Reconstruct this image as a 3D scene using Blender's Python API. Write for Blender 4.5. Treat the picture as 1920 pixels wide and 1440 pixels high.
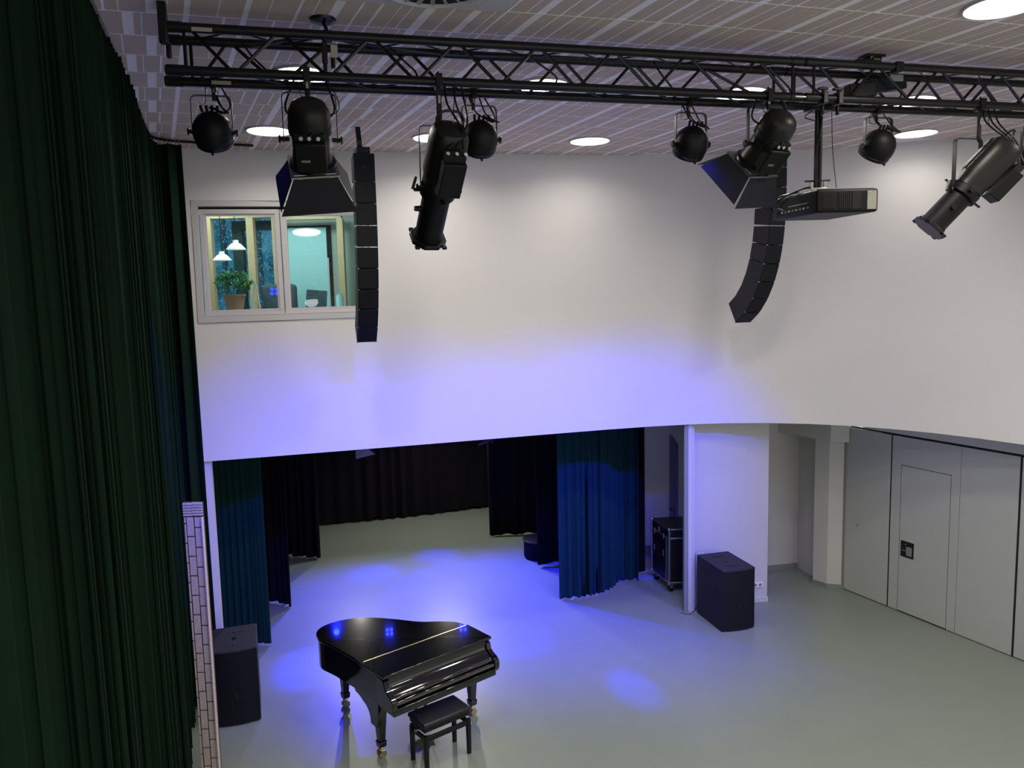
import bpy, bmesh, math, random
from mathutils import Vector, Matrix, Euler
random.seed(7)
for o in list(bpy.data.objects): bpy.data.objects.remove(o, do_unlink=True)
S = bpy.context.scene
COL = S.collection
PI = math.pi

# ---------------------------------------------------------------- camera
cam = bpy.data.cameras.new('camera'); co = bpy.data.objects.new('camera', cam); COL.objects.link(co)
cam.sensor_fit = 'HORIZONTAL'; cam.sensor_width = 36.0; cam.lens = 36.0*1440/1920
cam.clip_start = .05; cam.clip_end = 200
CM = [[0.999714, 0.023909, -0.0], [-0.002624, 0.109703, -0.993961], [-0.023764, 0.993677, 0.109734]]
M3 = Matrix(CM); co.matrix_world = Matrix.Translation((0, 0, 4.6)) @ M3.to_4x4()
S.camera = co
# ---------------------------------------------------------------- colour management, ambient light
S.view_settings.view_transform = 'Standard'; S.view_settings.look = 'None'
S.view_settings.gamma = 1; S.view_settings.use_curve_mapping = False
S.view_settings.exposure = 0.15
W = bpy.data.worlds.new('world'); S.world = W; W.use_nodes = True
W.node_tree.nodes['Background'].inputs[0].default_value = (1.0, .98, .97, 1)
W.node_tree.nodes['Background'].inputs[1].default_value = .85
# ---------------------------------------------------------------- lights
def srgb(*c): return tuple((v/255/12.92 if v/255 <= .04045 else ((v/255+.055)/1.055)**2.4) for v in c)
def light(kind, name, loc, power, color, target=None, size=.1, angle=60, blend=.5):
    l = bpy.data.lights.new(name, kind); o = bpy.data.objects.new(name, l); COL.objects.link(o)
    l.energy = power; l.color = color; o.location = loc
    if kind == 'AREA': l.shape = 'DISK'; l.size = size
    else: l.shadow_soft_size = size
    if kind == 'SPOT': l.spot_size = math.radians(angle); l.spot_blend = blend
    if target is not None:
        o.rotation_euler = (Vector(target)-Vector(loc)).to_track_quat('-Z', 'Y').to_euler()
    return o
CZ = 6.45
DOWNS = [(-2.518,8.431,6.450), (0.992,9.363,6.450), (4.866,9.382,6.450), (3.292,5.284,6.450), (-1.632,6.442,6.450), (0.332,6.937,6.450),
         (2.183,7.346,6.450), (3.976,7.799,6.450), (-0.823,8.976,6.450)]
BEHIND = [(1.2, 3.9, CZ), (5.4, 5.6, CZ), (3.4, 2.2, CZ), (1.8, .6, CZ), (5.6, 3.0, CZ)]
WARM = (1.0, .93, .80)
for k, p in enumerate(DOWNS+BEHIND):
    o = light('AREA', 'downlight_lamp', (p[0], p[1], CZ-.035), ({0: 12, 1: 10, 2: 5, 8: 13}[k] if k in (0, 1, 2, 8) else 22) if k < 9 else 30, WARM, (p[0], p[1], 0), .44); o.data.spread = math.radians(150)
BLUE = (.0, .01, 1.0); WASH = (.006, .012, 1.0)
# ---------------------------------------------------------------- helpers
def mat(name, col, rough=.6, metal=0., noise=0., scale=20., bump=0., bscale=200., emis=None, es=1., coat=0., spec=.5, trans=0.):
    m = bpy.data.materials.new(name); m.use_nodes = True; nt = m.node_tree; b = nt.nodes['Principled BSDF']
    b.inputs['Base Color'].default_value = (*col, 1); b.inputs['Roughness'].default_value = rough
    b.inputs['Metallic'].default_value = metal; b.inputs['Specular IOR Level'].default_value = spec
    if coat: b.inputs['Coat Weight'].default_value = coat; b.inputs['Coat Roughness'].default_value = .03
    tc = nt.nodes.new('ShaderNodeTexCoord')
    if noise:
        n = nt.nodes.new('ShaderNodeTexNoise'); n.inputs['Scale'].default_value = scale; n.inputs['Detail'].default_value = 4
        r = nt.nodes.new('ShaderNodeMapRange'); r.inputs[3].default_value = 1-noise; r.inputs[4].default_value = 1+noise
        x = nt.nodes.new('ShaderNodeVectorMath'); x.operation = 'SCALE'; x.inputs[0].default_value = col
        nt.links.new(tc.outputs['Object'], n.inputs['Vector']); nt.links.new(n.outputs['Fac'], r.inputs[0])
        nt.links.new(r.outputs[0], x.inputs['Scale']); nt.links.new(x.outputs[0], b.inputs['Base Color'])
    if bump:
        n = nt.nodes.new('ShaderNodeTexNoise'); n.inputs['Scale'].default_value = bscale; n.inputs['Detail'].default_value = 2
        u = nt.nodes.new('ShaderNodeBump'); u.inputs['Strength'].default_value = bump; u.inputs['Distance'].default_value = .002
        nt.links.new(tc.outputs['Object'], n.inputs['Vector']); nt.links.new(n.outputs['Fac'], u.inputs['Height']); nt.links.new(u.outputs[0], b.inputs['Normal'])
    if emis: b.inputs['Emission Color'].default_value = (*emis, 1); b.inputs['Emission Strength'].default_value = es
    return m
M = {}
M['wall'] = mat('wall_paint', (.72, .70, .695), .75, noise=.015, scale=3)
M['white'] = mat('white_paint', (.56, .555, .54), .55)
M['floor'] = mat('linoleum', (.225, .262, .225), .38, noise=.06, scale=2.2, bump=.05, bscale=60)
M['tile'] = mat('wood_wool_board', (.58, .48, .42), .9, noise=.08, scale=9)
M['tile_light'] = mat('pale_stripe', (.92, .89, .93), .9)
M['grid'] = mat('ceiling_grid', (.8, .76, .78), .8)
M['green'] = mat('green_velvet', (.0048, .018, .008), .9, noise=.2, scale=3, spec=.12)
M['teal'] = mat('blue_lit_teal_cloth', (.0045, .030, .052), .9, noise=.15, scale=5, spec=.12)  # right curtain: blue stage light put into the cloth colour
M['teal_dark'] = mat('plain_teal_cloth', (.004, .030, .026), .9, noise=.15, scale=5, spec=.12)  # left curtain: same cloth without the added blue
M['black_cloth'] = mat('black_stage_cloth', (.007, .006, .010), .95, noise=.2, scale=5, spec=.1)
M['bm'] = mat('black_powder_coat', (.006, .006, .007), .36, spec=.35)
M['bmat'] = mat('matt_black_plastic', (.005, .005, .006), .5, bump=.2, bscale=300, spec=.25)
M['grey_housing'] = mat('charcoal_housing', (.011, .011, .0105), .40, spec=.35)
M['navy'] = mat('dark_flap_paint', (.011, .011, .018), .6, spec=.25)
M['spk'] = mat('speaker_paint', (.017, .016, .022), .6, bump=.4, bscale=250, spec=.3)
M['grille'] = mat('speaker_grille', (.005, .005, .008), .6, bump=.5, bscale=500, spec=.25)
M['steel'] = mat('brushed_steel', (.45, .44, .43), .3, 1.)
M['alu'] = mat('aluminium', (.55, .55, .58), .32, 1.)
M['brass'] = mat('brass', (.85, .70, .45), .25, 1.)
M['piano'] = mat('piano_lacquer', (.003, .003, .004), .07, coat=1.)
M['piano_lid'] = mat('dusty_piano_lacquer', (.004, .004, .005), .10, coat=1.)
M['leather'] = mat('black_leather', (.008, .007, .011), .45, bump=.3, bscale=80)
M['screw'] = mat('pale_label', (.40, .36, .30), .6)
M['partition'] = mat('partition_laminate', (.46, .475, .45), .5, noise=.02, scale=4)
M['frame_white'] = mat('window_frame_paint', (.55, .53, .55), .45)
M['dark'] = mat('dark_gap', (.006, .006, .008), .8)
M['grey_trim'] = mat('grey_skirting', (.22, .24, .23), .5)
M['wood'] = mat('pale_spruce', (.62, .45, .27), .5, noise=.12, scale=14)
M['teal_wall'] = mat('teal_lit_wall', (.42, .47, .43), .7)  # teal light of the upper room put into the wall colour
M['door_teal'] = mat('teal_lit_door', (.42, .72, .76), .5)  # room's teal light mixed into this colour, on jar and cabinet too
M['dgreen'] = mat('dark_green_frame', (.012, .045, .05), .5)
M['leaf'] = mat('leaf', (.05, .16, .06), .6, noise=.3, scale=20)
M['forest'] = mat('woodland_foliage', (.10, .42, .58), .9, noise=.6, scale=6)
M['woodland'] = mat('woodland', (.10, .36, .48), .95, noise=.7, scale=2.2)
M['bark'] = mat('bark', (.04, .10, .12), .9)
M['terracotta'] = mat('terracotta', (.30, .16, .11), .8)
M['sofa'] = mat('grey_blue_fabric', (.06, .09, .12), .9)
M['brick'] = mat('whitewashed_brick', (.72, .60, .56), .8, noise=.22, scale=28, bump=.5, bscale=60)
M['mortar'] = mat('brown_joint', (.07, .045, .035), .9)
M['hem'] = mat('pale_hem', (.8, .8, .8), .5)
M['glow'] = mat('lit_diffuser', (1, 1, 1), .5, emis=(1, .98, .92), es=7)
M['lens_white'] = mat('lit_lens', (1, 1, 1), .3, emis=(1, .96, .9), es=6)
M['led_blue'] = mat('blue_led', (.05, .05, 1), .3, emis=(.02, .03, 1), es=25)
M['pendant'] = mat('white_enamel', (.85, .85, .8), .4, emis=(1, .95, .8), es=.35)
gm = bpy.data.materials.new('window_glass'); gm.use_nodes = True; nt = gm.node_tree; nt.nodes.clear()
go = nt.nodes.new('ShaderNodeOutputMaterial'); mx = nt.nodes.new('ShaderNodeMixShader'); tr = nt.nodes.new('ShaderNodeBsdfTransparent'); gl = nt.nodes.new('ShaderNodeBsdfGlossy')
tr.inputs[0].default_value = (.86, .95, .97, 1); gl.inputs['Roughness'].default_value = .02; fr = nt.nodes.new('ShaderNodeFresnel')
nt.links.new(fr.outputs[0], mx.inputs[0]); nt.links.new(tr.outputs[0], mx.inputs[1]); nt.links.new(gl.outputs[0], mx.inputs[2]); nt.links.new(mx.outputs[0], go.inputs[0])
M['glass'] = gm
# faint dust smears on the piano lid: rougher patches at the tail
nt = M['piano_lid'].node_tree; b = nt.nodes['Principled BSDF']; tc = nt.nodes.new('ShaderNodeTexCoord'); n = nt.nodes.new('ShaderNodeTexNoise'); n.inputs['Scale'].default_value = 26; n.inputs['Detail'].default_value = 8
cr = nt.nodes.new('ShaderNodeMapRange'); cr.inputs[1].default_value = .66; cr.inputs[2].default_value = .85; cr.inputs[3].default_value = 0; cr.inputs[4].default_value = .04
nt.links.new(tc.outputs['Object'], n.inputs['Vector']); nt.links.new(n.outputs['Fac'], cr.inputs[0])
vm = nt.nodes.new('ShaderNodeCombineColor'); [nt.links.new(cr.outputs[0], vm.inputs[i]) for i in range(3)]; nt.links.new(vm.outputs[0], b.inputs['Base Color'])

class MB:
    def __init__(s): s.v = []; s.f = []; s.m = []
    def add(s, vs, fs, mi=0):
        o = len(s.v); s.v += [tuple(v) for v in vs]; s.f += [tuple(i+o for i in f) for f in fs]; s.m += [mi]*len(fs)
    def box(s, c, d, R=None, mi=0, top=1., topy=None):
        hx, hy, hz = d[0]/2, d[1]/2, d[2]/2; vs = []
        ty = top if topy is None else topy
        for z in (-1, 1):
            k, ky = (top, ty) if z > 0 else (1, 1)
            for x, y in ((-1, -1), (1, -1), (1, 1), (-1, 1)): vs.append(Vector((x*hx*k, y*hy*ky, z*hz)))
        if R is not None: vs = [R @ v for v in vs]
        vs = [v+Vector(c) for v in vs]
        s.add(vs, [(3, 2, 1, 0), (4, 5, 6, 7), (0, 1, 5, 4), (1, 2, 6, 5), (2, 3, 7, 6), (3, 0, 4, 7)], mi); return s
    def prism(s, poly, z0, z1, mi=0, T=None):
        n = len(poly); a = sum(poly[i][0]*poly[(i+1) % n][1]-poly[(i+1) % n][0]*poly[i][1] for i in range(n))
        if a < 0: poly = poly[::-1]
        vs = [Vector((p[0], p[1], z0)) for p in poly]+[Vector((p[0], p[1], z1)) for p in poly]
        if T is not None: vs = [T @ v for v in vs]
        s.add(vs, [tuple(range(n))[::-1], tuple(range(n, 2*n))]+[(i, (i+1) % n, (i+1) % n+n, i+n) for i in range(n)], mi); return s
    def cyl(s, p0, p1, r0, r1=None, seg=12, mi=0, cap=True):
        r1 = r0 if r1 is None else r1; p0 = Vector(p0); p1 = Vector(p1); d = (p1-p0).normalized()
        a = d.orthogonal().normalized(); b = d.cross(a); vs = []
        for p, r in ((p0, r0), (p1, r1)):
            for k in range(seg): t = 2*PI*k/seg; vs.append(p+a*math.cos(t)*r+b*math.sin(t)*r)
        fs = [(k, (k+1) % seg, (k+1) % seg+seg, k+seg) for k in range(seg)]
        if cap: fs += [tuple(range(seg))[::-1], tuple(range(seg, 2*seg))]
        s.add(vs, fs, mi); return s
    def tube(s, pts, r, seg=6, mi=0):
        pts = [Vector(p) for p in pts]; vs = []; n = len(pts); a = None
        for i, p in enumerate(pts):
            d = (pts[min(i+1, n-1)]-pts[max(i-1, 0)]).normalized()
            a = d.orthogonal().normalized() if a is None else (a-d*a.dot(d)).normalized()
            b = d.cross(a)
            for k in range(seg): t = 2*PI*k/seg; vs.append(p+a*math.cos(t)*r+b*math.sin(t)*r)
        fs = [(i*seg+k, i*seg+(k+1) % seg, (i+1)*seg+(k+1) % seg, (i+1)*seg+k) for i in range(n-1) for k in range(seg)]
        fs += [tuple(range(seg))[::-1], tuple(range((n-1)*seg, n*seg))]
        s.add(vs, fs, mi); return s
    def strip(s, pts, w, t, wd, mi=0):      # flat bar along pts, width w along direction wd, thickness t
        pts = [Vector(p) for p in pts]; wd = Vector(wd).normalized(); vs = []; n = len(pts)
        for i, p in enumerate(pts):
            d = (pts[min(i+1, n-1)]-pts[max(i-1, 0)]).normalized(); b = d.cross(wd).normalized()
            vs += [p+wd*w/2+b*t/2, p-wd*w/2+b*t/2, p-wd*w/2-b*t/2, p+wd*w/2-b*t/2]
        fs = [(i*4+k, i*4+(k+1) % 4, (i+1)*4+(k+1) % 4, (i+1)*4+k) for i in range(n-1) for k in range(4)]
        fs += [(3, 2, 1, 0), tuple((n-1)*4+k for k in range(4))]
        s.add(vs, fs, mi); return s
    def lathe(s, prof, T, seg=28, mi=0, sq=0.):   # prof [(r, t)] about local z of T ; sq squares the section
        vs = []; n = len(prof)
        for r, t in prof:
            for k in range(seg):
                a = 2*PI*(k+.5)/seg; ca, sa = math.cos(a), math.sin(a); q = 1.
                if sq: q = (1-sq)+sq/max(abs(ca), abs(sa))
                vs.append(T @ Vector((ca*r*q, sa*r*q, t)))
        fs = [(i*seg+k, i*seg+(k+1) % seg, (i+1)*seg+(k+1) % seg, (i+1)*seg+k) for i in range(n-1) for k in range(seg)]
        if prof[0][0] > 1e-4: fs.append(tuple(range(seg))[::-1])
        if prof[-1][0] > 1e-4: fs.append(tuple(range((n-1)*seg, n*seg)))
        s.add(vs, fs, mi); return s
    def mesh(s, name, mats, smooth=False, angle=35):
        me = bpy.data.meshes.new(name); me.from_pydata(s.v, [], s.f)
        for m in (mats if isinstance(mats, (list, tuple)) else [mats]): me.materials.append(M[m] if isinstance(m, str) else m)
        me.polygons.foreach_set('material_index', s.m)
        bm = bmesh.new(); bm.from_mesh(me); bmesh.ops.remove_doubles(bm, verts=bm.verts, dist=1e-5); bmesh.ops.recalc_face_normals(bm, faces=bm.faces); bm.to_mesh(me); bm.free()
        if smooth:
            me.polygons.foreach_set('use_smooth', [True]*len(me.polygons)); me.set_sharp_from_angle(angle=math.radians(angle))
        return me
    def build(s, name, mats, parent=None, smooth=False, bevel=0., seg=2, angle=35):
        o = bpy.data.objects.new(name, s.mesh(name, mats, smooth, angle)); COL.objects.link(o)
        if parent is not None: o.parent = parent
        if bevel:
            b = o.modifiers.new('bevel', 'BEVEL'); b.width = bevel; b.segments = seg; b.limit_method = 'ANGLE'; b.angle_limit = math.radians(40)
            if not smooth: o.data.polygons.foreach_set('use_smooth', [True]*len(o.data.polygons)); o.data.set_sharp_from_angle(angle=math.radians(40))
        return o
def tag(o, label=None, cat=None, group=None, kind=None):
    if label: o['label'] = label
    if cat: o['category'] = cat
    if group: o['group'] = group
    if kind: o['kind'] = kind
    return o
def empty(name, loc=(0, 0, 0), rz=0., label=None, cat=None, group=None):
    o = bpy.data.objects.new(name, None); COL.objects.link(o); o.location = loc; o.rotation_euler = (0, 0, rz); o.empty_display_size = .1
    return tag(o, label, cat, group)
def st(o): o['kind'] = 'structure'; return o
def axisT(p, z, up=(0, 0, 1)):     # matrix at p whose local z is z, local y towards up
    z = Vector(z).normalized(); x = Vector(up).cross(z).normalized(); y = z.cross(x)
    m = Matrix((x, y, z)).transposed().to_4x4(); m.translation = Vector(p); return m
def V2(a): return Vector((a[0], a[1]))
def bez(p, n=12):     # smooth curve through points (Catmull-Rom)
    p = [Vector(q) for q in p]; p = [p[0]*2-p[1]]+p+[p[-1]*2-p[-2]]; out = []
    for i in range(1, len(p)-2):
        for k in range(n):
            t = k/n; a, b, c, d = p[i-1:i+3]
            out.append(.5*((2*b)+(c-a)*t+(2*a-5*b+4*c-d)*t*t+(3*b-a-3*c+d)*t**3))
    out.append(p[-2]); return out

# ================================================================ room shell
st(MB().box((1.5, 8.5, -.06), (15, 23, .12)).build('floor', 'floor'))
# upper wall: plan curve at its lower edge and at the ceiling
WB = [(-4.531,8.653),(-3.670,8.913),(-3.079,9.091),(-2.439,9.286),(-1.707,9.511),(-0.898,9.765),(-0.080,10.028),(0.673,10.273),(1.335,10.477),(1.926,10.630),(2.483,10.728),(3.038,10.755),(3.592,10.689),(4.116,10.530),(4.579,10.297),(4.984,9.998),(5.353,9.625),(5.669,9.200),(5.922,8.764),(6.350,7.900),(6.750,6.700),(7.000,5.000),(7.100,3.000)]
WT = [(-4.692,9.072),(-3.812,9.261),(-3.185,9.396),(-2.510,9.541),(-1.748,9.704),(-0.916,9.881),(-0.088,10.055),(0.662,10.208),(1.313,10.331),(1.885,10.418),(2.420,10.465),(2.957,10.469),(3.505,10.423),(4.042,10.330),(4.543,10.202),(5.014,10.041),(5.483,9.839),(5.937,9.617),(6.352,9.402),(6.900,8.700),(7.400,7.200),(7.600,5.200),(7.700,3.000)]
ZB, ZT = 2.78, 6.46
def Wp(i, z, off=0.):
    k = min(int(i), len(WB)-2); f = i-k
    b = V2(WB[k]).lerp(V2(WB[k+1]), f); t = V2(WT[k]).lerp(V2(WT[k+1]), f); q = (z-2.78)/(6.45-2.78); p = b.lerp(t, q)
    if off:
        d = (V2(WB[k+1])-V2(WB[k])).normalized(); p = p+Vector((-d.y, d.x))*off
    return Vector((p.x, p.y, z))
WI0, WI1, WZ0, WZ1 = 1.09, 4.02, 4.405, 5.845
cols = sorted(set([float(k) for k in range(len(WB))]+[k+.5 for k in range(9, len(WB)-1)]+[WI0, WI1])); rows = [ZB, WZ0, WZ1, ZT]
w = MB()
def q4(a, b, c, d, mi=0): w.add([a, b, c, d], [(0, 1, 2, 3)], mi)
for a, b in zip(cols, cols[1:]):
    for z0, z1 in zip(rows, rows[1:]):
        if a >= WI0-1e-6 and b <= WI1+1e-6 and z0 == WZ0: continue
        q4(Wp(a, z0), Wp(b, z0), Wp(b, z1), Wp(a, z1)); q4(Wp(a, z0, .2), Wp(a, z1, .2), Wp(b, z1, .2), Wp(b, z0, .2))
    q4(Wp(a, ZB), Wp(a, ZB, .2), Wp(b, ZB, .2), Wp(b, ZB))
    if a >= WI0-1e-6 and b <= WI1+1e-6:
        q4(Wp(a, WZ0), Wp(b, WZ0), Wp(b, WZ0, .2), Wp(a, WZ0, .2)); q4(Wp(a, WZ1), Wp(a, WZ1, .2), Wp(b, WZ1, .2), Wp(b, WZ1))
for i in (WI0, WI1): q4(Wp(i, WZ0), Wp(i, WZ0, .2), Wp(i, WZ1, .2), Wp(i, WZ1))
for i in (0, len(WB)-1.0001): q4(Wp(i, ZB), Wp(i, ZB, .2), Wp(i, ZT, .2), Wp(i, ZT))
wall = st(w.build('wall_back', 'wall', smooth=True, angle=30))
# lower wall strip under the left end of the upper wall
wl = MB().box((-3.655, 8.93+.11, 1.39), (.075, .16, 2.78), Matrix.Rotation(.28, 3, 'Z'))
st(wl.build('wall_left_end', 'wall'))
# left wall behind the curtain
w = MB(); a, b = V2((-4.62, 9.2)), V2((-.25, -2.2)); d = (b-a).normalized(); n = Vector((d.y, -d.x))*-.1
w.prism([a, b, b-Vector((d.y, -d.x))*-.12, a-Vector((d.y, -d.x))*-.12], 0, 6.46); st(w.build('wall_left', 'wall'))

# ---------------------------------------------------------------- ceiling with boards
ceil = st(MB().prism([(-6, -2), (9.5, -2), (9.5, 14), (-6, 14)], 6.46, 6.56).build('ceiling', 'grid'))
TH = math.radians(14.5); SK = -.18      # board rows run along TH, stripes slightly skew to them
LU, LV, GAP = 1.265, .445, .010
def uv2w(u, v): return Vector((u*math.cos(TH)-v*math.sin(TH), u*math.sin(TH)+v*math.cos(TH)))
def board(stripes):
    m = MB(); stripes = [(0, .022)]+list(stripes); xs = []; kinds = []; p = 0.
    for a, b in stripes:
        if a > p: xs.append((p, a, 0))
        xs.append((a, b, 1)); p = b
    xs.append((p, LU-.003, 0)); h = .012
    def cell(a, b, v0, v1, z, mi):
        c = []
        for zz in (z, h):
            for (uu, vv) in ((a, v0), (b, v0), (b, v1), (a, v1)): q = uv2w(uu+SK*vv, vv); c.append((q.x, q.y, zz))
        m.add(c, [(3, 2, 1, 0), (4, 5, 6, 7), (0, 1, 5, 4), (1, 2, 6, 5), (2, 3, 7, 6), (3, 0, 4, 7)], mi)
    for a, b, lit in xs: cell(a, b, 0, LV-.014, .002 if lit else 0, lit)
    cell(0, LU-.003, LV-.0135, LV-.001, -.001, 1)
    return m.mesh('ceiling_board', ['tile', 'tile_light'])
shared = [(.20, .265), (.36, .38), (.475, .50), (.60, .612), (.76, .83), (.93, .95), (1.20, 1.215)]
stripesets = [sorted(shared+[(.10, .112), (.67, .685), (1.06, 1.12)]), sorted(shared+[(.13, .145), (.71, .722), (1.05, 1.085)])]
bmesh_ = [board(s) for s in stripesets]
edge_m = [board([(.13, .15), (.22, .23), (.38, .45), (.50, .51), (.60, .64), (.80, .81), (.95, .99), (1.10, 1.11)]), board([(.05, .06), (.24, .31), (.35, .36), (.47, .49), (.60, .64), (.84, .86), (.95, .99), (1.15, 1.17)])]
def wall_y_top(x):
    for p, q in zip(WT, WT[1:]):
        if p[0] <= x <= q[0]: return p[1]+(q[1]-p[1])*(x-p[0])/(q[0]-p[0])
    return 9 if x < 0 else 2.5
DIFF = (-0.235,5.011,6.450)
first = {}
for r in range(-9, 13):
    v = 5.03+r*LV
    for c in range(-4, 7):
        u = -.03+c*LU - SK*0+ SK*(v-5.5)
        p = uv2w(u, v); cx, cy = uv2w(u+LU/2, v+LV/2)
        if cy > wall_y_top(cx)+.12 or cy < 1.3: continue
        if cx < -.62-.385*cy-.9 or cx > 7.6: continue
        if abs(r) < 30 and r in (-1, -2) and c == 0: continue        # the air outlet panel sits here
        me = (edge_m if c <= -1 else bmesh_)[r % 2]
        o = bpy.data.objects.new('ceiling_board', me); COL.objects.link(o); o.parent = ceil; o.location = (p.x, p.y, 6.447)
# air outlet
g = empty('air_outlet', (0, 0, 6.45), 0, 'white square ceiling air outlet with a round slotted grille at the top edge', 'air outlet')
u0 = -.03+SK*(5.03-2*LV-5.5); a = uv2w(u0, 5.03-2*LV); b = uv2w(u0+LU-.02, 5.03-2*LV); c2 = uv2w(u0+LU-.02+SK*2*LV, 5.03-.012); d2 = uv2w(u0+SK*2*LV, 5.03-.012)
MB().prism([a, b, c2, d2], -.012, .004).build('panel', 'frame_white', g)
cc = (a+b+c2+d2)/4+Vector((.02, .06)); m = MB()
m.lathe([(.38, -.014), (.38, -.022), (.35, -.03), (.33, -.014)], Matrix.Translation((cc.x, cc.y, 0)), 32); m.build('ring', 'frame_white', g, smooth=True)
MB().cyl((cc.x, cc.y, -.0135), (cc.x, cc.y, -.0155), .33, seg=32).build('duct', 'dark', g)
for k in range(22):
    t = 2*PI*k/22; R = Matrix.Rotation(t, 3, 'Z') @ Matrix.Rotation(.5, 3, 'X')
    MB().box(Vector((cc.x, cc.y, -.024))+Matrix.Rotation(t, 3, 'Z') @ Vector((.24, 0, 0)), (.16, .026, .003), R).build('blade', 'frame_white', g)
# downlights
for k, p in enumerate(DOWNS):
    lab = ['round lit ceiling light left of the left barn-door lamp, near the wall', 'round lit ceiling light near the wall, middle of the back row',
           'round lit ceiling light above the long profile spot, near the wall', 'large round lit ceiling light at the top right corner',
           'round lit ceiling light seen through the left end of the truss', 'round lit ceiling light seen through the middle of the truss',
           'round lit ceiling light seen through the truss left of its joint', 'round lit ceiling light seen through the truss right of its motor bracket',
           'round lit ceiling light half hidden by the left profile spot'][k]
    e = empty('ceiling_light', (p[0], p[1], 6.447), 0, lab, 'ceiling light', 'round ceiling lights')
    m = MB(); m.lathe([(.245, 0), (.245, -.012), (.232, -.016), (.226, -.006)], Matrix(), 40); m.build('trim_ring', 'frame_white', e, smooth=True)
    MB().cyl((0, 0, -.004), (0, 0, -.009), .227, seg=40).build('diffuser', 'glow', e)

# ================================================================ window in the upper wall
O = Wp(WI0, WZ0); X = (Wp(WI1, WZ0)-O); WW = X.length; X.normalize(); Zv = (Wp(WI0, WZ1)-O); WH = Zv.length; Zv.normalize(); Yv = Zv.cross(X).normalized()
if Yv.y < 0: Yv = -Yv
WR = Matrix((X, Yv, Zv)).transposed(); WM = WR.to_4x4(); WM.translation = O
win = bpy.data.objects.new('window_1', None); COL.objects.link(win); win.matrix_world = WM; win['kind'] = 'structure'
def wbox(x0, x1, y0, y1, z0, z1, m=None, mi=0):
    m = m or MB(); m.box(((x0+x1)/2, (y0+y1)/2, (z0+z1)/2), (x1-x0, y1-y0, z1-z0), mi=mi); return m
def ring(x0, x1, z0, z1, t, y0, y1):
    m = MB(); wbox(x0, x1, y0, y1, z1-t, z1, m); wbox(x0, x1, y0, y1, z0, z0+t, m); wbox(x0, x0+t, y0, y1, z0+t, z1-t, m); wbox(x1-t, x1, y0, y1, z0+t, z1-t, m); return m
ring(0, WW, 0, WH, .072, -.012, .06).build('outer_frame', 'frame_white', win, bevel=.003)
MS = WW*.486
wbox(.072, WW-.072, .045, .07, WH-.10, WH-.072).build('track', 'dark', win)
s1 = ring(.082, MS-.006, .078, WH-.10, .052, .02, .075).build('sash', 'frame_white', win, bevel=.004)
s2 = ring(MS+.006, WW-.082, .078, WH-.10, .052, .03, .085).build('sash', 'frame_white', win, bevel=.004)
for sa, x0, x1 in ((s1, .134, MS-.058), (s2, MS+.058, WW-.134)):
    ring(x0-.001, x1+.001, .13, WH-.152, .022, .035, .06).build('glazing_bead', 'frame_white', sa, bevel=.003)
    wbox(x0+.02, x1-.02, .05, .054, .15, WH-.17).build('pane', 'glass', sa)
# ---- room beyond the window (upper floor)
def behind(i0, i1, z, off, yb):
    n = 24; f = [Wp(i0+(i1-i0)*k/n, z, off) for k in range(n+1)]; return [(p.x, p.y) for p in f]+[(f[-1].x, yb), (f[0].x, yb)]
UP = behind(.05, 6.0, 5.0, .36, 12.05)
st(MB().prism(UP, 3.44, 3.48).build('floor_upper', mat('upper_floor', (.3, .33, .3), .6)))
st(MB().prism(behind(.05, 6.0, 6.4, .25, 12.05), 6.40, 6.44).build('ceiling_upper', mat('upper_ceiling', (.5, .62, .58), .8)))
st(MB().prism([(-5.0, 9.3), (-4.92, 9.3), (-4.92, 12.05), (-5.0, 12.05)], 3.48, 6.4).build('wall_upper_left', 'teal_wall'))
st(MB().prism([(-.9, 10.35), (-.82, 10.35), (-.82, 12.05), (-.9, 12.05)], 3.48, 6.4).build('wall_upper_right', 'teal_wall'))
w = MB(); Y = 12.1
w.box((-2.15, Y, 4.9), (2.7, .1, 3.0)); w.box((-4.25, Y, 6.2), (1.5, .1, .38)); st(w.build('wall_upper_back', 'teal_wall'))
light('AREA', 'upper_room_lamp', (-3.0, 10.6, 6.3), 34, (.85, 1, .9), (-3.0, 10.6, 0), .8)
light('AREA', 'upper_room_lamp', (-4.4, 11.4, 6.3), 14, (.85, 1, .9), (-4.6, 11.4, 0), .5)
# timber screen
gz = empty('timber_screen', (0, 12.0, 3.48), 0, 'pale timber glazed screen behind the left window pane', 'partition')
def zb(x0, x1, z0, z1, y0=-.06, y1=.06, m=None): return wbox(x0, x1, y0, y1, z0-3.48, z1-3.48, m)
for x0, x1 in ((-4.68, -4.55), (-4.01, -3.90), (-3.62, -3.53)): zb(x0, x1, 3.5, 5.93).build('post', 'wood', gz, bevel=.004)
zb(-4.68, -3.53, 5.93, 6.06).build('top_rail', 'wood', gz, bevel=.004)
gf = empty('terrace_door', (0, 12.35, 3.40), 0, 'dark green framed glass terrace door behind the timber screen', 'door')
for x0, x1, z0, z1 in ((-4.35, -4.19, 3.5, 6.0), (-3.66, -3.60, 3.5, 6.0)): zb(x0, x1, z0, z1).build('stile', 'dgreen', gf)
zb(-4.19, -3.66, 5.86, 6.0).build('rail', 'dgreen', gf); zb(-4.19, -3.66, 3.5, 3.6).build('rail', 'dgreen', gf)
zb(-4.27, -4.25, 5.02, 5.22, -.09, -.06).build('handle', 'steel', gf)
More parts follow.
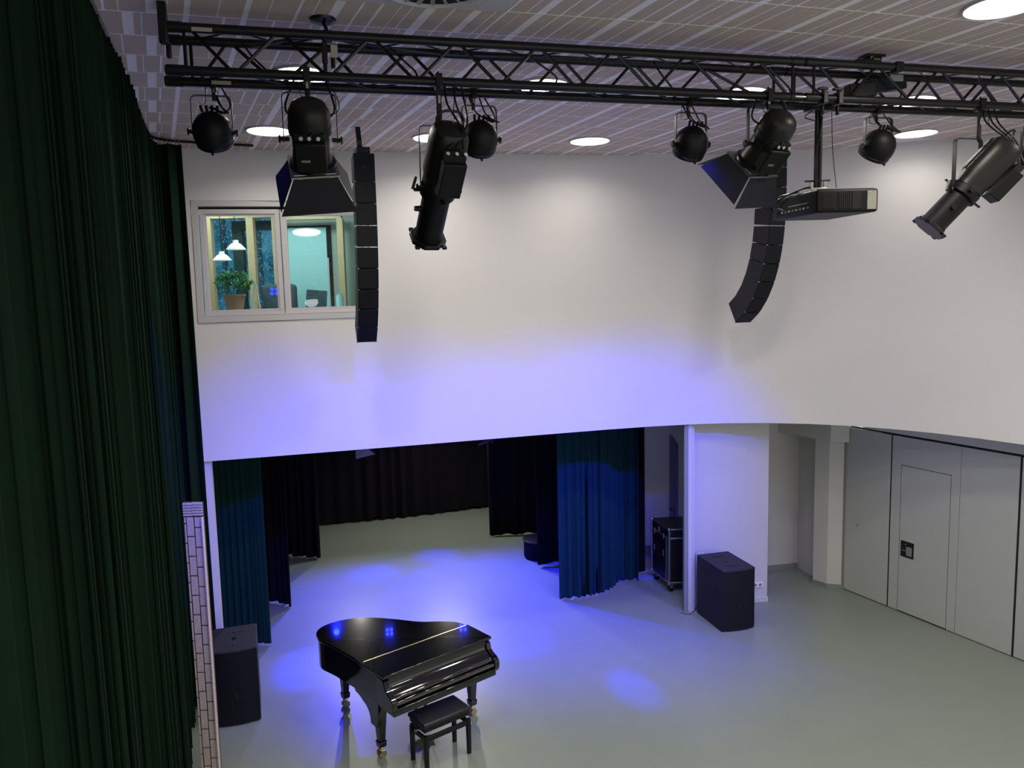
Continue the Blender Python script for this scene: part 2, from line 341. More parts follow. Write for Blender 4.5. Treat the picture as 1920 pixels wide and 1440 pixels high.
# door on the right
dr = empty('door_2', (0, 12.03, 3.48)); st(dr)
def mk(n, x0, x1, z0, z1, mt, y0, y1): return zb(x0, x1, z0, z1, y0, y1).build(n, mt, dr)
mk('frame', -3.42, -2.74, 3.5, 5.80, 'dark', -.02, .02); mk('leaf', -3.39, -2.80, 3.5, 5.765, 'door_teal', -.045, -.02); mk('architrave', -2.80, -2.775, 3.5, 5.3, 'frame_white', -.06, -.02)
ts = empty('timber_opening', (0, 11.75, 3.48), 0, 'pale timber frame around the opening behind the right window pane', 'frame')
zb(-3.38, -2.50, 5.86, 5.93).build('top_rail', 'wood', ts); zb(-2.57, -2.48, 3.5, 5.86).build('post', 'wood', ts)
# pendants, plant, sofa, easel, screen, vase
for x, y, z, lb in ((-3.85, 11.0, 5.42, 'larger white pendant lamp behind the left window pane'), (-4.22, 11.45, 5.30, 'smaller white pendant lamp, left of the larger one')):
    p = empty('pendant_lamp', (x, y, z), 0, lb, 'lamp', 'pendant lamps in the upper room'); m = MB()
    m.lathe([(.035, .10), (.04, .06), (.07, .045), (.13, -.02), (.135, -.03), (.125, -.025), (.06, .035)], Matrix(), 24); m.build('shade', 'pendant', p, smooth=True)
    m = MB().cyl((0, 0, .09), (0, 0, 6.37-z), .006, seg=6); m.build('cord', 'bm', p)
pl = empty('potted_plant', (-3.86, 10.85, 3.43), 0, 'bushy plant in a terracotta pot behind the left window pane', 'plant')
m = MB(); m.lathe([(.0, 1.05), (.10, 1.05), (.145, 1.30), (.155, 1.30), (.155, 1.33), (.13, 1.33), (.12, 1.28), (0, 1.28)], Matrix(), 20); m.build('pot', 'terracotta', pl, smooth=True)
m = MB()
for k in range(340):
    a = random.uniform(0, 2*PI); e = math.asin(random.uniform(-.45, 1)); r = .26*random.uniform(.55, 1); c = Vector((math.cos(a)*math.cos(e)*r, math.sin(a)*math.cos(e)*r, 1.48+math.sin(e)*r*.75))
    R = Euler((random.uniform(0, 6), random.uniform(0, 6), random.uniform(0, 6))).to_matrix(); s = random.uniform(.02, .04)
    m.add([c+R @ Vector(q)*s for q in ((-1, 0, 0), (0, -.6, .2), (1, 0, 0), (0, .6, .2))], [(0, 1, 2, 3)])
tag(m.build('leaves', 'leaf', pl), kind='stuff')
m = MB(); [m.cyl((0, 0, 1.25), (math.cos(k)*.15, math.sin(k)*.15, 1.55), .008, .004, 5) for k in range(7)]; m.build('stems', 'bark', pl)
sf = empty('sofa', (-3.40, 11.62, 3.48), 0, 'grey-blue sofa back behind the left window pane', 'sofa')
MB().box((-.05, 0, 1.2), (.5, .18, .45)).build('backrest', 'sofa', sf, bevel=.06, seg=3); MB().box((-.05, -.2, .5), (.5, .6, 1.0)).build('base', 'sofa', sf, bevel=.03)
ea = empty('small_easel', (-3.56, 10.85, 3.58), 0, 'small white easel on the sill table behind the left window pane', 'easel')
for s in (-1, 1): MB().cyl((s*.06, 0, .9), (0, 0, 1.36), .012, seg=6).build('leg', 'frame_white', ea)
dk = empty('desk', (-3.5, 10.85, 3.48), 0, 'pale desk behind the left window pane with objects on it', 'desk')
MB().box((-.15, 0, .98), (1.5, .6, .04)).build('desktop', 'white', dk)
for sx in (-.85, .55):
    for sy in (-.25, .25): MB().box((sx, sy, .48), (.04, .04, .96)).build('leg', 'white', dk)
sc = empty('monitor', (-2.84, 11.35, 3.48), 0, 'grey monitor back behind the right window pane', 'monitor')
MB().box((0, 0, 1.18), (.30, .03, .28), Matrix.Rotation(.1, 3, 'Y')).build('screen', 'sofa', sc, bevel=.005); MB().box((0, .02, .52), (.05, .05, 1.04)).build('stand', 'bm', sc)
vs_ = empty('white_jar', (-2.42, 11.0, 3.48), 0, 'pale jar standing on a cabinet behind the right window pane', 'jar')
m = MB(); m.lathe([(0, 1.0), (.05, 1.0), (.052, 1.2), (.04, 1.23), (.04, 1.25), (0, 1.25)], Matrix(), 16); m.build('jar_body', 'door_teal', vs_, smooth=True)
cb = empty('cabinet', (-2.2, 11.0, 3.48), 0, 'low teal-tinted cabinet behind the right window pane', 'cabinet')
MB().box((0, 0, .5), (.7, .4, 1.0)).build('body', 'teal_wall', cb); MB().box((0, -.205, .5), (.62, .012, .9)).build('door', 'door_teal', cb)
# woodland outside
TLAB = ['leftmost', 'second from the left', 'third from the left', 'fourth from the left', 'second from the right', 'rightmost']
for k in range(6):
    x = -6.2+k*.66+(.2 if k > 2 else 0); y = 19.5+(k % 2)*1.7
    t = empty('forest_tree', (x*(y/15), y, 0), 0, TLAB[k]+' of the bare blue-green woodland trees seen through the left window pane', 'tree', 'trees outside the upper window')
    MB().tube([(0, 0, 0), (.1, 0, 4), (.05, .1, 9)], .09, 6).build('trunk', 'bark', t)
    m = MB()
    for q in range(4500):
        c = Vector((random.uniform(-.5, .5), random.uniform(-.6, .6), random.uniform(1.5, 8.6))); R = Euler((random.uniform(0, 6), random.uniform(0, 6), random.uniform(0, 6))).to_matrix(); s = random.uniform(.02, .055)
        m.add([c+R @ Vector(v)*s for v in ((-1, 0, 0), (0, -.5, .2), (1, 0, 0), (0, .5, .2))], [(0, 1, 2, 3)])
    tag(m.build('foliage', 'forest', t), kind='stuff')
st(MB().box((-8, 23, -.05), (22, 10.6, .06)).build('ground', 'forest'))
m = MB(); nx, nz = 60, 26
m.add([(-22+k*.55, 25.5+.6*math.sin(k*1.3+j*.9)+.5*math.sin(k*.7-j*1.7)+random.uniform(-.25, .25), -.02+j*.42) for j in range(nz) for k in range(nx)]+[(-22+k*.55, 27.5, z) for z in (-.02, 10.4) for k in range(nx)],
    [(j*nx+k, j*nx+k+1, (j+1)*nx+k+1, (j+1)*nx+k) for j in range(nz-1) for k in range(nx-1)]+[(nz*nx+k+1, nz*nx+k, (nz+1)*nx+k, (nz+1)*nx+k+1) for k in range(nx-1)]+[((nz-1)*nx+k, (nz-1)*nx+k+1, (nz+1)*nx+k+1, (nz+1)*nx+k) for k in range(nx-1)])
ob = m.build('woodland_bank', 'woodland'); tag(ob, 'blue-green wooded slope far behind the bare trees outside the upper window', 'woodland', kind='stuff')

# ================================================================ curtains
def curtain(name, path, z0, z1, lam, amp, mt, parent=None, hem=0., seed=1, flare=.0, step=.02, sides=True):
    rnd = random.Random(seed); pts = bez([(p[0], p[1], 0) for p in path], 14)
    L = [0.]
    for a, b in zip(pts, pts[1:]): L.append(L[-1]+(b-a).length)
    tot = L[-1]; n = max(8, int(tot/step)); m = MB(); zs = [z0, z0+.02, z0+(z1-z0)*.15, z0+(z1-z0)*.4, z0+(z1-z0)*.7, z1-.12, z1]
    # irregular folds: phase as a warped function of arc length
    ph = []; p = rnd.uniform(0, 6); ls = lam
    for i in range(n+1):
        if i % 9 == 0: ls = lam*rnd.uniform(.62, 1.5)
        p += 2*PI*(tot/n)/ls; ph.append(p)
    am = [amp*(.75+.35*math.sin(i*.043*step/.02+seed)+.15*math.sin(i*.17+seed)) for i in range(n+1)]
    vs = []
    for iz, z in enumerate(zs):
        fz = (z-z0)/(z1-z0); j = 0
        for i in range(n+1):
            s = tot*i/n
            while j < len(L)-2 and L[j+1] < s: j += 1
            f = (s-L[j])/max(1e-6, L[j+1]-L[j]); q = pts[j].lerp(pts[j+1], f); d = (pts[j+1]-pts[j]).normalized(); nn = Vector((-d.y, d.x, 0))
            k = am[i]*(1.0-.35*fz)*(1+flare*(1-fz)); w_ = math.sin(ph[i]); w_ = math.copysign(abs(w_)**.75, w_)
            sl = .35*k*math.sin(2*ph[i]+.5)
            v = q+nn*(k*w_)+d*sl; zz = z+(hem*math.sin(ph[i]*.5+1) if iz < 2 else 0)
            vs.append((v.x, v.y, zz))
    fs = [(r*(n+1)+i, r*(n+1)+i+1, (r+1)*(n+1)+i+1, (r+1)*(n+1)+i) for r in range(len(zs)-1) for i in range(n)]
    m.add(vs, fs); o = m.build(name, mt, parent, smooth=True, angle=180)
    so = o.modifiers.new('thickness', 'SOLIDIFY'); so.thickness = .004
    return o
c = empty('wall_curtain', (0, 0, 0), 0, 'tall dark green pleated curtain along the whole left wall', 'curtain')
curtain('fabric', [(-.50, -.6), (-1.52, 2.2), (-2.50, 4.93), (-3.26, 7.0), (-3.66, 8.05), (-3.80, 8.42), (-3.80, 8.62), (-3.60, 8.71)], .03, 6.38, .135, .07, 'green', c, flare=.3, seed=5, step=.011)
rl = empty('curtain_rail', (0, 0, 0), 0, 'black curved ceiling rail carrying the green wall curtain', 'rail')
MB().tube(bez([(-.50, -.6, 6.425), (-1.52, 2.2, 6.425), (-2.50, 4.93, 6.425), (-3.26, 7.0, 6.425), (-3.66, 8.05, 6.425), (-3.80, 8.5, 6.425), (-3.68, 8.72, 6.425), (-3.45, 8.84, 6.425), (-2.899,9.058,6.420)], 8), .016, 6).build('track', 'bm', rl)
for k in range(6): MB().box((-3.78+.036*k, 8.64+.012*k, 6.40), (.006, .004, .05)).build('hook', 'steel', rl)
# stage opening curtains
def cur(label, path, z0, z1, lam, amp, mt, seed, hem=.0, flare=.0, hemline=False):
    e = empty('stage_curtain', (0, 0, 0), 0, label, 'curtain', 'stage curtains')
    o = curtain('fabric', path, z0, z1, lam, amp, mt, e, hem, seed, flare)
    return e
cur('teal green pleated stage curtain at the left side, behind the left subwoofer', [(-4.3, 10.15), (-3.85, 10.10), (-3.36, 10.02)], .02, 3.30, .085, .032, 'teal_dark', 3, .004, .3)
cur('narrow black stage leg just behind the left teal curtain, lit blue at its foot', [(-3.95, 11.55), (-3.65, 11.45), (-3.44, 11.30)], .02, 3.3, .16, .03, 'black_cloth', 4, .01, .9)
cur('black stage leg at the left, in front of the backdrop', [(-4.45, 13.75), (-4.0, 13.62), (-3.52, 13.50)], .03, 3.3, .20, .04, 'black_cloth', 6, .012, .6)
cur('wide black backdrop curtain across the rear of the stage', [(-5.2, 15.3), (-3.4, 15.75), (-2.0, 16.15), (-.4, 16.75), (.9, 17.0)], .05, 3.3, .30, .05, 'black_cloth', 8, .022)
cur('black stage leg at the right, in front of the backdrop', [(-.52, 14.60), (.0, 14.62), (.75, 14.75)], .03, 3.3, .24, .04, 'black_cloth', 9, .015, .5)
cur('black stage leg beside the blue-lit curtain, with a pale hem', [(.36, 12.80), (.62, 12.88), (1.05, 13.0)], .05, 3.3, .2, .03, 'black_cloth', 10, .012, .4)
cur('blue-lit teal stage curtain at the right of the stage opening', [(.64, 11.36), (1.0, 11.42), (1.35, 11.60), (1.62, 12.02), (1.86, 12.10), (2.00, 12.06)], .02, 3.3, .12, .042, 'teal', 12, .008, .35)
cur('black curtain edge behind the right end of the blue-lit curtain', [(1.70, 12.42), (2.15, 12.44)], .02, 3.3, .2, .03, 'black_cloth', 13)
# stage shell
M['stage'] = mat('stage_black', (.02, .02, .022), .9)
st(MB().prism(behind(.05, 10.5, 3.4, .25, 17.6), 3.36, 3.42).build('ceiling_stage', 'stage'))
st(MB().box((-.9, 17.6, 1.7), (10.4, .1, 3.4)).build('wall_stage_back', 'stage'))
st(MB().box((-4.75, 13.45, 1.68), (.1, 8.2, 3.36)).build('wall_stage_left', 'white'))
w = MB().box((2.9, 13.35, 1.7), (2.4, .1, 3.4)); st(w.build('wall_backstage', 'white'))
st(MB().box((2.5, 13.28, .09), (1.6, .03, .18)).build('baseboard_backstage', 'grey_trim'))
# backstage door leaf with handle
dr = empty('door_1', (2.62, 12.2, 0), 0); st(dr)
MB().box((.06, .45, 1.1), (.05, .9, 2.2), Matrix.Rotation(-.1, 3, 'Z')).build('leaf', mat('blue_grey_door', (.10, .10, .16), .5), dr, bevel=.003)
MB().box((-.0, .12, 1.05), (.02, .03, .18)).build('handle_plate', 'bm', dr); MB().cyl((-.02, .12, 1.09), (-.07, .12, 1.09), .009).tube([(-.065, .12, 1.09), (-.065, .24, 1.09)], .009).build('handle', 'bm', dr)
# ---- aluminium post and column
ps = st(empty('trim_1', (2.46, 10.80, 0)))
MB().box((0, .02, 1.6), (.055, .09, 3.2)).build('profile', 'grey_trim', ps, bevel=.003)
MB().box((.062, .03, 1.6), (.06, .08, 3.2)).build('profile', 'white', ps, bevel=.003)
MB().box((.115, .05, 1.6), (.03, .05, 3.2)).build('profile', 'white', ps)
col = st(empty('wall_column', (0, 0, 0)))
MB().prism([(2.60, 10.98), (3.753, 11.106), (3.80, 12.35), (3.40, 12.35), (3.40, 11.28), (2.60, 11.20)], 0, 3.3).build('pillar_body', 'white', col)
MB().prism([(2.60, 10.965), (3.765, 11.092), (3.767, 11.106), (2.60, 10.98)], 0, .07).build('skirting', 'white', col)
so = empty('wall_socket', (3.60, 11.082, .27), math.radians(6.2), 'white double power socket low on the white column beside the right subwoofer', 'socket')
MB().box((0, -.006, 0), (.155, .012, .08)).build('plate', 'hem', so, bevel=.002)
for s in (-1, 1): MB().cyl((s*.037, -.0125, 0), (s*.037, -.016, 0), .024, seg=16).build('outlet', 'grey_trim', so)
# white board leaning behind the sub
lb = empty('leaning_board', (2.66, 10.93, 0), .1, 'narrow white board leaning on the column behind the right subwoofer', 'board')
MB().box((.03, 0, .42), (.12, .02, .84), Matrix.Rotation(.05, 3, 'X')).build('board', 'white', lb, bevel=.002)
# ---- recess, corner pillar and beam
a, b, c3 = (3.78, 12.35), (4.76, 12.56), (4.98, 11.9)
st(MB().prism([(3.7, 12.30), (4.72, 12.50), (4.72, 12.62), (3.7, 12.42)], 0, 3.3).build('wall_recess', 'white'))
st(MB().prism([(4.72, 12.50), (4.90, 11.75), (5.02, 11.78), (4.84, 12.62)], 0, 3.3).build('wall_recess_side', 'white'))
st(MB().prism([(3.8, 12.29), (4.71, 12.47), (4.71, 12.50), (3.8, 12.32)], 0, .08).build('baseboard_recess', 'grey_trim'))
P = [(4.842, 11.573), (5.06, 11.50), (5.16, 11.80), (4.90, 12.0), (4.70, 11.77)]
pb = st(empty('wall_pillar', (0, 0, 0)))
MB().prism(P, 0, 2.335).build('pillar_body', 'white', pb)
cx = sum(p[0] for p in P)/5; cy = sum(p[1] for p in P)/5
MB().prism([(cx+(p[0]-cx)*1.05, cy+(p[1]-cy)*1.05) for p in P], 0, .07).build('skirting', 'grey_trim', pb)
bm_ = st(MB().prism([(4.81, 11.47), (4.24, 12.64), (5.05, 12.9), (5.2, 11.9), (5.06, 11.40)], 2.335, 3.3).build('trim_2', 'white'))
st(MB().prism([(3.6, 11.2), (4.4, 12.7), (3.6, 12.7)], 3.0, 3.1).build('ceiling_recess', 'white'))
st(MB().prism([(2.3, 11.1), (4.3, 11.1), (5.6, 10.4), (6.6, 8.9), (7.4, 8.9), (6.3, 13.2), (2.3, 13.2)], 3.3, 3.355).build('ceiling_lower', 'white'))
# ================================================================ movable partition
PD = Vector((.4270, -.9043, 0)); PN = Vector((-.9043, -.4270, 0)); PO = Vector((5.065, 11.52, 0))
par = empty('folding_partition', PO, math.atan2(PD.y, PD.x), 'pale grey movable partition wall of tall flush panels on the right', 'partition')
def pbx(s0, s1, z0, z1, d0, d1, m=None): return wbox(s0, s1, -d1, -d0, z0, z1, m)      # local y negative is towards the hall? handled by sign
HS = 1 if (Matrix.Rotation(math.atan2(PD.y, PD.x), 3, 'Z') @ Vector((0, 1, 0))).dot(PN) > 0 else -1
def pp(s0, s1, z0, z1, d0, d1): lo, hi = sorted((HS*d0, HS*d1)); return wbox(s0, s1, lo, hi, z0, z1)
sA = 0.02; sB = .80; sC = 2.60
def S_(px): return px
pp(sA, sB-.012, .012, 2.545, -.08, 0).build('panel', 'partition', par, bevel=.003)
# panel two: fields around the wicket door, split at the vertical joint
D0, D1 = .965, 1.71; J = 1.84
pp(sB+.012, D0-.006, .012, 2.545, -.08, 0).build('panel', 'partition', par)
pp(D0-.006, D1+.006, 2.145, 2.545, -.08, 0).build('panel', 'partition', par)
pp(D1+.006, J-.003, .012, 2.545, -.08, 0).build('panel', 'partition', par)
pp(J+.003, sC-.012, .012, 2.545, -.08, 0).build('panel', 'partition', par)
pp(sC+.016, 4.2, .012, 2.545, -.08, 0).build('panel', 'partition', par, bevel=.003); pp(4.224, 6.2, .012, 2.545, -.08, 0).build('panel', 'partition', par)
wd = pp(D0+.004, D1-.004, .02, 2.135, -.08, 0).build('wicket_door', 'partition', par)
pp(D0+.03, D0+.235, .83, 1.06, 0, .006).build('handle_plate', 'grey_housing', wd, bevel=.002)
pp(D0+.05, D0+.11, .85, 1.03, .006, .008).build('recess', 'dark', wd); pp(D0+.12, D0+.21, .86, .99, .006, .012).build('cover', 'grey_trim', wd, bevel=.003)
m = pp(D0+.06, D0+.12, .925, .94, .01, .04); m.build('lever', 'steel', wd, bevel=.003)
pp(D0+.105, D0+.125, 1.01, 1.03, .006, .018).build('lock_button', 'steel', wd)
for q in (sB, sC): pp(q-.0125, q+.0125, .012, 2.545, -.07, -.005).build('joint_seal', 'dark', par)
pp(.24, .25, 1.07, 1.085, 0, .008).build('spy_hole', 'bm', par)
pp(sA-.02, 6.2, .0, 2.555, -.13, -.082).build('core', 'dark', par); pp(sA-.05, sA, 0, 2.545, -.1, .03).build('jamb', 'grey_trim', par, bevel=.003)
pp(sA-.02, 6.2, .0, .011, -.08, -.006).build('bottom_seal', 'dark', par)
pp(.62, 6.2, 2.552, 2.575, -.10, -.012).build('top_track', 'dark', par)
w = MB()
a = PO+PD*.30; b = PO+PD*6.2; st(MB().prism([a.xy, b.xy, (b-PN*.14).xy, (a-PN*.14).xy], 2.577, 3.3).build('wall_fascia', 'white'))

# ================================================================ truss
E0 = Vector((-1.9519, 4.9539, 0)); TA = math.radians(13.6)
tr_ = empty('lighting_truss', E0, TA, 'long black box truss hung under the ceiling carrying the stage lights', 'truss')
ZU, ZL, DP, CR = 6.312, 6.055, .25, .030
T0, T1, T2 = -.14, 4.31, 7.6
for z in (ZU, ZL):
    for y in (0, DP):
        for a, b in ((T0, T1-.005), (T1+.005, T2)):
            a = a-.05 if (y and a == T0) else a
            m = MB().cyl((a, y, z), (b, y, z), CR, seg=14)
            for q in (a+.06, b-.06): m.cyl((q-.05, y, z), (q+.05, y, z), CR+.004, seg=14)
            m.build('chord', 'bm', tr_, smooth=True)
def brace(a, b, r=.0115): MB().cyl(a, b, r, seg=6).build('brace', 'bm', tr_, smooth=True)
fr_t = [-.0, .55, 1.12, 1.685, 2.25, 2.80, 3.36, 3.93]; fr_b = [.265, .84, 1.405, 1.97, 2.525, 3.09, 3.67]
for y, up, lo in ((0, fr_t, fr_b), (DP, [.22, .84, 1.39, 1.93, 2.5, 3.05, 3.62], [.0, .52, 1.10, 1.67, 2.22, 2.78, 3.34])):
    for k, t in enumerate(up):
        for j in ((k-1, k) if y == 0 else (k, k+1)):
            if 0 <= j < len(lo):
                s = 1 if lo[j] > t else -1; brace((t+s*.03, y, ZU-.02), (lo[j]-s*.03, y, ZL+.02))
for y in (0, DP):
    for t in (-.02, 4.22, 4.40): brace((t, y, ZU-.02), (t, y, ZL+.02))
    brace((3.95 if y == 0 else 3.66, y, ZU-.02), (4.17, y, ZL+.02))
    up = [4.95, 5.52, 6.08, 6.64, 7.2]; lo = [4.70, 5.27, 5.80, 6.36, 6.92]; sh = .07 if y else 0
    brace((4.44, y, ZU-.02), (4.67+sh, y, ZL+.02))
    for k, t in enumerate(up):
        for q in (lo[k], lo[k+1] if k+1 < len(lo) else t+.26):
            s = 1 if q > t else -1; brace((t+sh+s*.03, y, ZU-.02), (q+sh-s*.03, y, ZL+.02))
for z in (ZU, ZL):
    t = .0; k = 0
    while t < 7.3:
        if not (4.1 < t < 4.4): brace((t, .02 if k % 2 else DP-.02, z), (t+.28, DP-.02 if k % 2 else .02, z), .006)
        t += .28; k += 1
# black hinge plate at the left end and pale labels
MB().box((-.135, -.01, 6.335), (.05, .06, .26)).box((-.115, .02, 6.18), (.03, .03, .10)).build('end_plate', 'bm', tr_, bevel=.008)
for a, b, y, z in ((.03, .15, -CR-.001, ZU-.016), (.10, .22, -CR+.225, ZL-.012)): MB().box(((a+b)/2, y, z), (b-a, .003, .024)).build('label_strip', 'screw', tr_)
MB().box((4.27, -CR-.002, ZL-.004), (.09, .004, .01)).build('connector_pin', 'steel', tr_)
def TP(px_t, y, z):   # truss local to world
    return Matrix.Translation(E0) @ Matrix.Rotation(TA, 4, 'Z') @ Vector((px_t, y, z))
def TL(p):  # world to truss-aligned coordinates
    return (Matrix.Translation(E0) @ Matrix.Rotation(TA, 4, 'Z')).inverted() @ Vector(p)
# ceiling hangers
h1 = empty('ceiling_hanger', (-1.179,5.251,6.450), TA, 'black round ceiling rosette with clamp holding the left part of the truss', 'hanger', 'truss hangers')
m = MB(); m.lathe([(0, 0), (.085, 0), (.08, -.02), (.045, -.03), (0, -.03)], Matrix(), 24); m.build('rosette', 'bm', h1, smooth=True)
q = TL((-1.179,5.251,6.450)); z6 = 6.45
MB().tube(bez([(0, 0, -.02), (.02, -.05, -.09), (.0, -.10, -.13)]), .012, 6).build('hook', 'bm', h1, smooth=True)
yy = -q.y
MB().box((.02, yy+.02, -.145), (.06, .075, .075)).box((.0, yy+.0, -.25), (.035, .05, .14)).build('clamp', 'bm', h1, bevel=.008)
MB().box((.06, yy-.02, -.24), (.042, .01, .08)).build('label_strip', 'screw', h1)
MB().cyl((.0, yy, -.3), (.0, yy, -.42), .013, seg=8).cyl((.05, yy, -.27), (.05, yy, -.34), .014, seg=8).build('chain_bag', 'bm', h1)
h2 = empty('ceiling_hanger', (2.912,6.323,6.450), TA, 'black ceiling bracket and motor boxes holding the truss right of the projector', 'hanger', 'truss hangers')
q = TL((2.912,6.323,6.450)); yy = -q.y
MB().box((0, 0, -.012), (.17, .11, .02)).box((-.05, 0, -.06), (.012, .09, .09)).box((.05, 0, -.06), (.012, .09, .09)).build('bracket', 'bm', h2, bevel=.004)
MB().cyl((-.03, -.045, -.05), (.03, -.045, -.05), .02, seg=12).build('pulley', 'steel', h2)
MB().box((.08, yy, -.14), (.07, .075, .075)).build('clamp', 'bm', h2, bevel=.01)
MB().box((-.16, yy+.06, -.105), (.22, .1, .04)).build('trolley', 'bm', h2, bevel=.015)
MB().box((.06, yy+.11, -.24), (.34, .09, .11), Matrix.Rotation(-.14, 3, 'Y')).build('motor_box', 'bmat', h2, bevel=.008)
MB().box((-.19, yy+.07, -.31), (.24, .08, .11), Matrix.Rotation(-.14, 3, 'Y')).build('motor_box', 'bmat', h2, bevel=.008)
MB().box((.13, yy+.062, -.20), (.12, .004, .05)).build('label_strip', 'grey_trim', h2)

# ================================================================ stage lights
def clamp(e, top, bot, w=.035):
    t, b = Vector(top), Vector(bot); m = MB()
    m.box((t.x, t.y, t.z), (w, CR*2+.03, CR*2+.03)); m.box((t.x, t.y, (t.z+b.z)/2-.01), (w*.8, .012, (t.z-b.z)+.0)); m.cyl((t.x, t.y-.005, b.z+.03), (t.x, t.y-.005, b.z-.03), .014, seg=8)
    m.cyl((t.x, t.y, t.z+.03), (t.x, t.y, t.z+.065), .008, seg=6)
    m.build('clamp', 'bm', e, bevel=.004)
    MB().box((t.x, t.y-.016, (t.z+b.z)/2+.0), (w*.35, .006, .05)).build('clamp_plate', 'steel', e)
def yoke(e, piv, half, h, w=.03, mt='grey_housing'):
    x, y, z = piv; r = .03; pts = [(x-half, y, z-.02), (x-half, y, z+h-r), (x-half+r*.3, y, z+h-r*.3), (x-half+r, y, z+h), (x+half-r, y, z+h), (x+half-r*.3, y, z+h-r*.3), (x+half, y, z+h-r), (x+half, y, z-.02)]
    MB().strip(pts, w, .006, (0, 1, 0)).build('yoke', mt, e, bevel=.001)
    for s in (-1, 1):
        MB().cyl((x+s*(half-.035), y, z), (x+s*(half+.02), y, z), .014, seg=10).cyl((x+s*(half+.02), y, z), (x+s*(half+.032), y, z), .028, .022, seg=8).build('tilt_knob', 'bm', e, smooth=True)
def cable(e, pts, r=.006, name='cable'): MB().tube(bez(pts, 7), r, 6).build(name, 'bm', e, smooth=True)
def root(name, anchor, label, cat, group): return empty(name, anchor, TA, label, cat, group)
RI = Matrix.Rotation(-TA, 3, 'Z')
def loc(e_anchor, p): return RI @ (Vector(p)-Vector(e_anchor))
def par_can(anchor, piv, d, r, label, seed, half=.125, h=.23, lit=True):
    e = root('wash_light', anchor, label, 'stage light', 'black round wash lights on the truss'); P = loc(anchor, piv); dd = RI @ Vector(d).normalized(); T = axisT(P, dd)
    k = r/.13; prof = [(0, -.135), (.045, -.13), (.085, -.108), (.115, -.07), (.130, -.02), (.131, .02), (.124, .055), (.118, .065)]
    m = MB(); m.lathe([(a*k, b*k) for a, b in prof]+[(.118*k, .065*k)], T, 32); m.build('housing', 'bmat', e, smooth=True, angle=50)
    m = MB(); m.lathe([(.122*k, .052*k), (.127*k, .058*k), (.122*k, .082*k), (.112*k, .085*k), (.110*k, .06*k)], T, 32); m.build('rim', 'bm', e, smooth=True)
    MB().cyl(T @ Vector((0, -.138*k, .07*k)), T @ Vector((0, -.155*k, .07*k)), .009, seg=8).build('rim_bolt', 'bm', e)
    m = MB()
    for ax, ay in ((-.045, .045), (.045, .045), (-.045, -.045), (.045, -.045)): m.lathe([(0, .0662*k), (.03*k, .0662*k), (.036*k, .078*k), (.0, .082*k)], T @ Matrix.Translation((ax*k, ay*k, 0)), 12)
    m.build('led_lens', 'led_blue', e, smooth=True)
    MB().cyl(T @ Vector((0, 0, .0652*k)), T @ Vector((0, 0, .066*k)), .12*k, seg=24).build('face_plate', 'dark', e)
    m = MB(); b = T @ Vector((0, .04*k, -.125*k))
    for s in range(4): m.cyl(b+Vector(((s-1.5)*.03, -.01, .0)), b+Vector(((s-1.5)*.034, -.035, .03)), .010, seg=8)
    m.build('connector', 'bm', e, smooth=True)
    yoke(e, (P.x, P.y, P.z), half, h); clamp(e, (0, 0, 0), (0, 0, P.z+h))
    rnd = random.Random(seed); c0 = b+Vector((0, -.035, .03))
    for s in range(3):
        x = rnd.uniform(-.04, .09); cable(e, [(x, .02, -.02), (x+.03+rnd.uniform(0, .03), -.02, P.z+h*.75), (c0.x+half*rnd.uniform(.6, 1.05), c0.y-.02, P.z+h*.42), c0+Vector((.02*s, 0, -.01))], .0055)
    cable(e, [(-.05, .0, -.02), (-.06, -.01, P.z+h*.8), c0+Vector((-.06, .0, .02))], .003, 'safety_cable')
    if lit: pass
    return e
BT = (-.8, 12.0, .2)
pars = [(((-1.932,5.320,6.107)), (-1.953,5.320,5.738), .127, 'round black wash light at the far left end of the truss', 1, (-3.0, 12, 0)),
        (((-0.257,5.750,6.112)), (-0.218,5.750,5.736), .128, 'round black wash light half hidden behind the left profile spot', 2, (-1.8, 12.5, 0)),
        (((1.367,6.100,6.071)), (1.384,6.100,5.740), .130, 'round black wash light right of the middle of the truss', 3, (-.1, 12.0, 0)),
        (((2.975,6.500,6.078)), (2.992,6.500,5.758), .132, 'round black wash light just right of the projector', 4, (1.0, 12.0, 0)),
        (((4.488,6.750,6.063)), (4.529,6.750,5.698), .132, 'round black wash light cut off by the right picture edge', 5, (.2, 11.6, 0))]
for a, p, r, lb, sd, tg in pars:
    dl = TL(a); yb = DP if dl.y > .12 else 0; off = .25
    q = TL(a); A = TP(q.x, DP, ZL); pv = TL(p); Pv = TP(pv.x, DP-.01, p[2])
    d = Vector(tg)-Pv; d.normalize(); d.z -= .15
    hh = .23
    par_can(A, Pv, d, r, lb, sd, h=hh)
    light('SPOT', 'wash_beam', Pv+d.normalized()*.16, 850, WASH, Pv+Vector((d.x, d.y, -1.0*math.hypot(d.x, d.y))).normalized()*3, .06, 58, 1.)
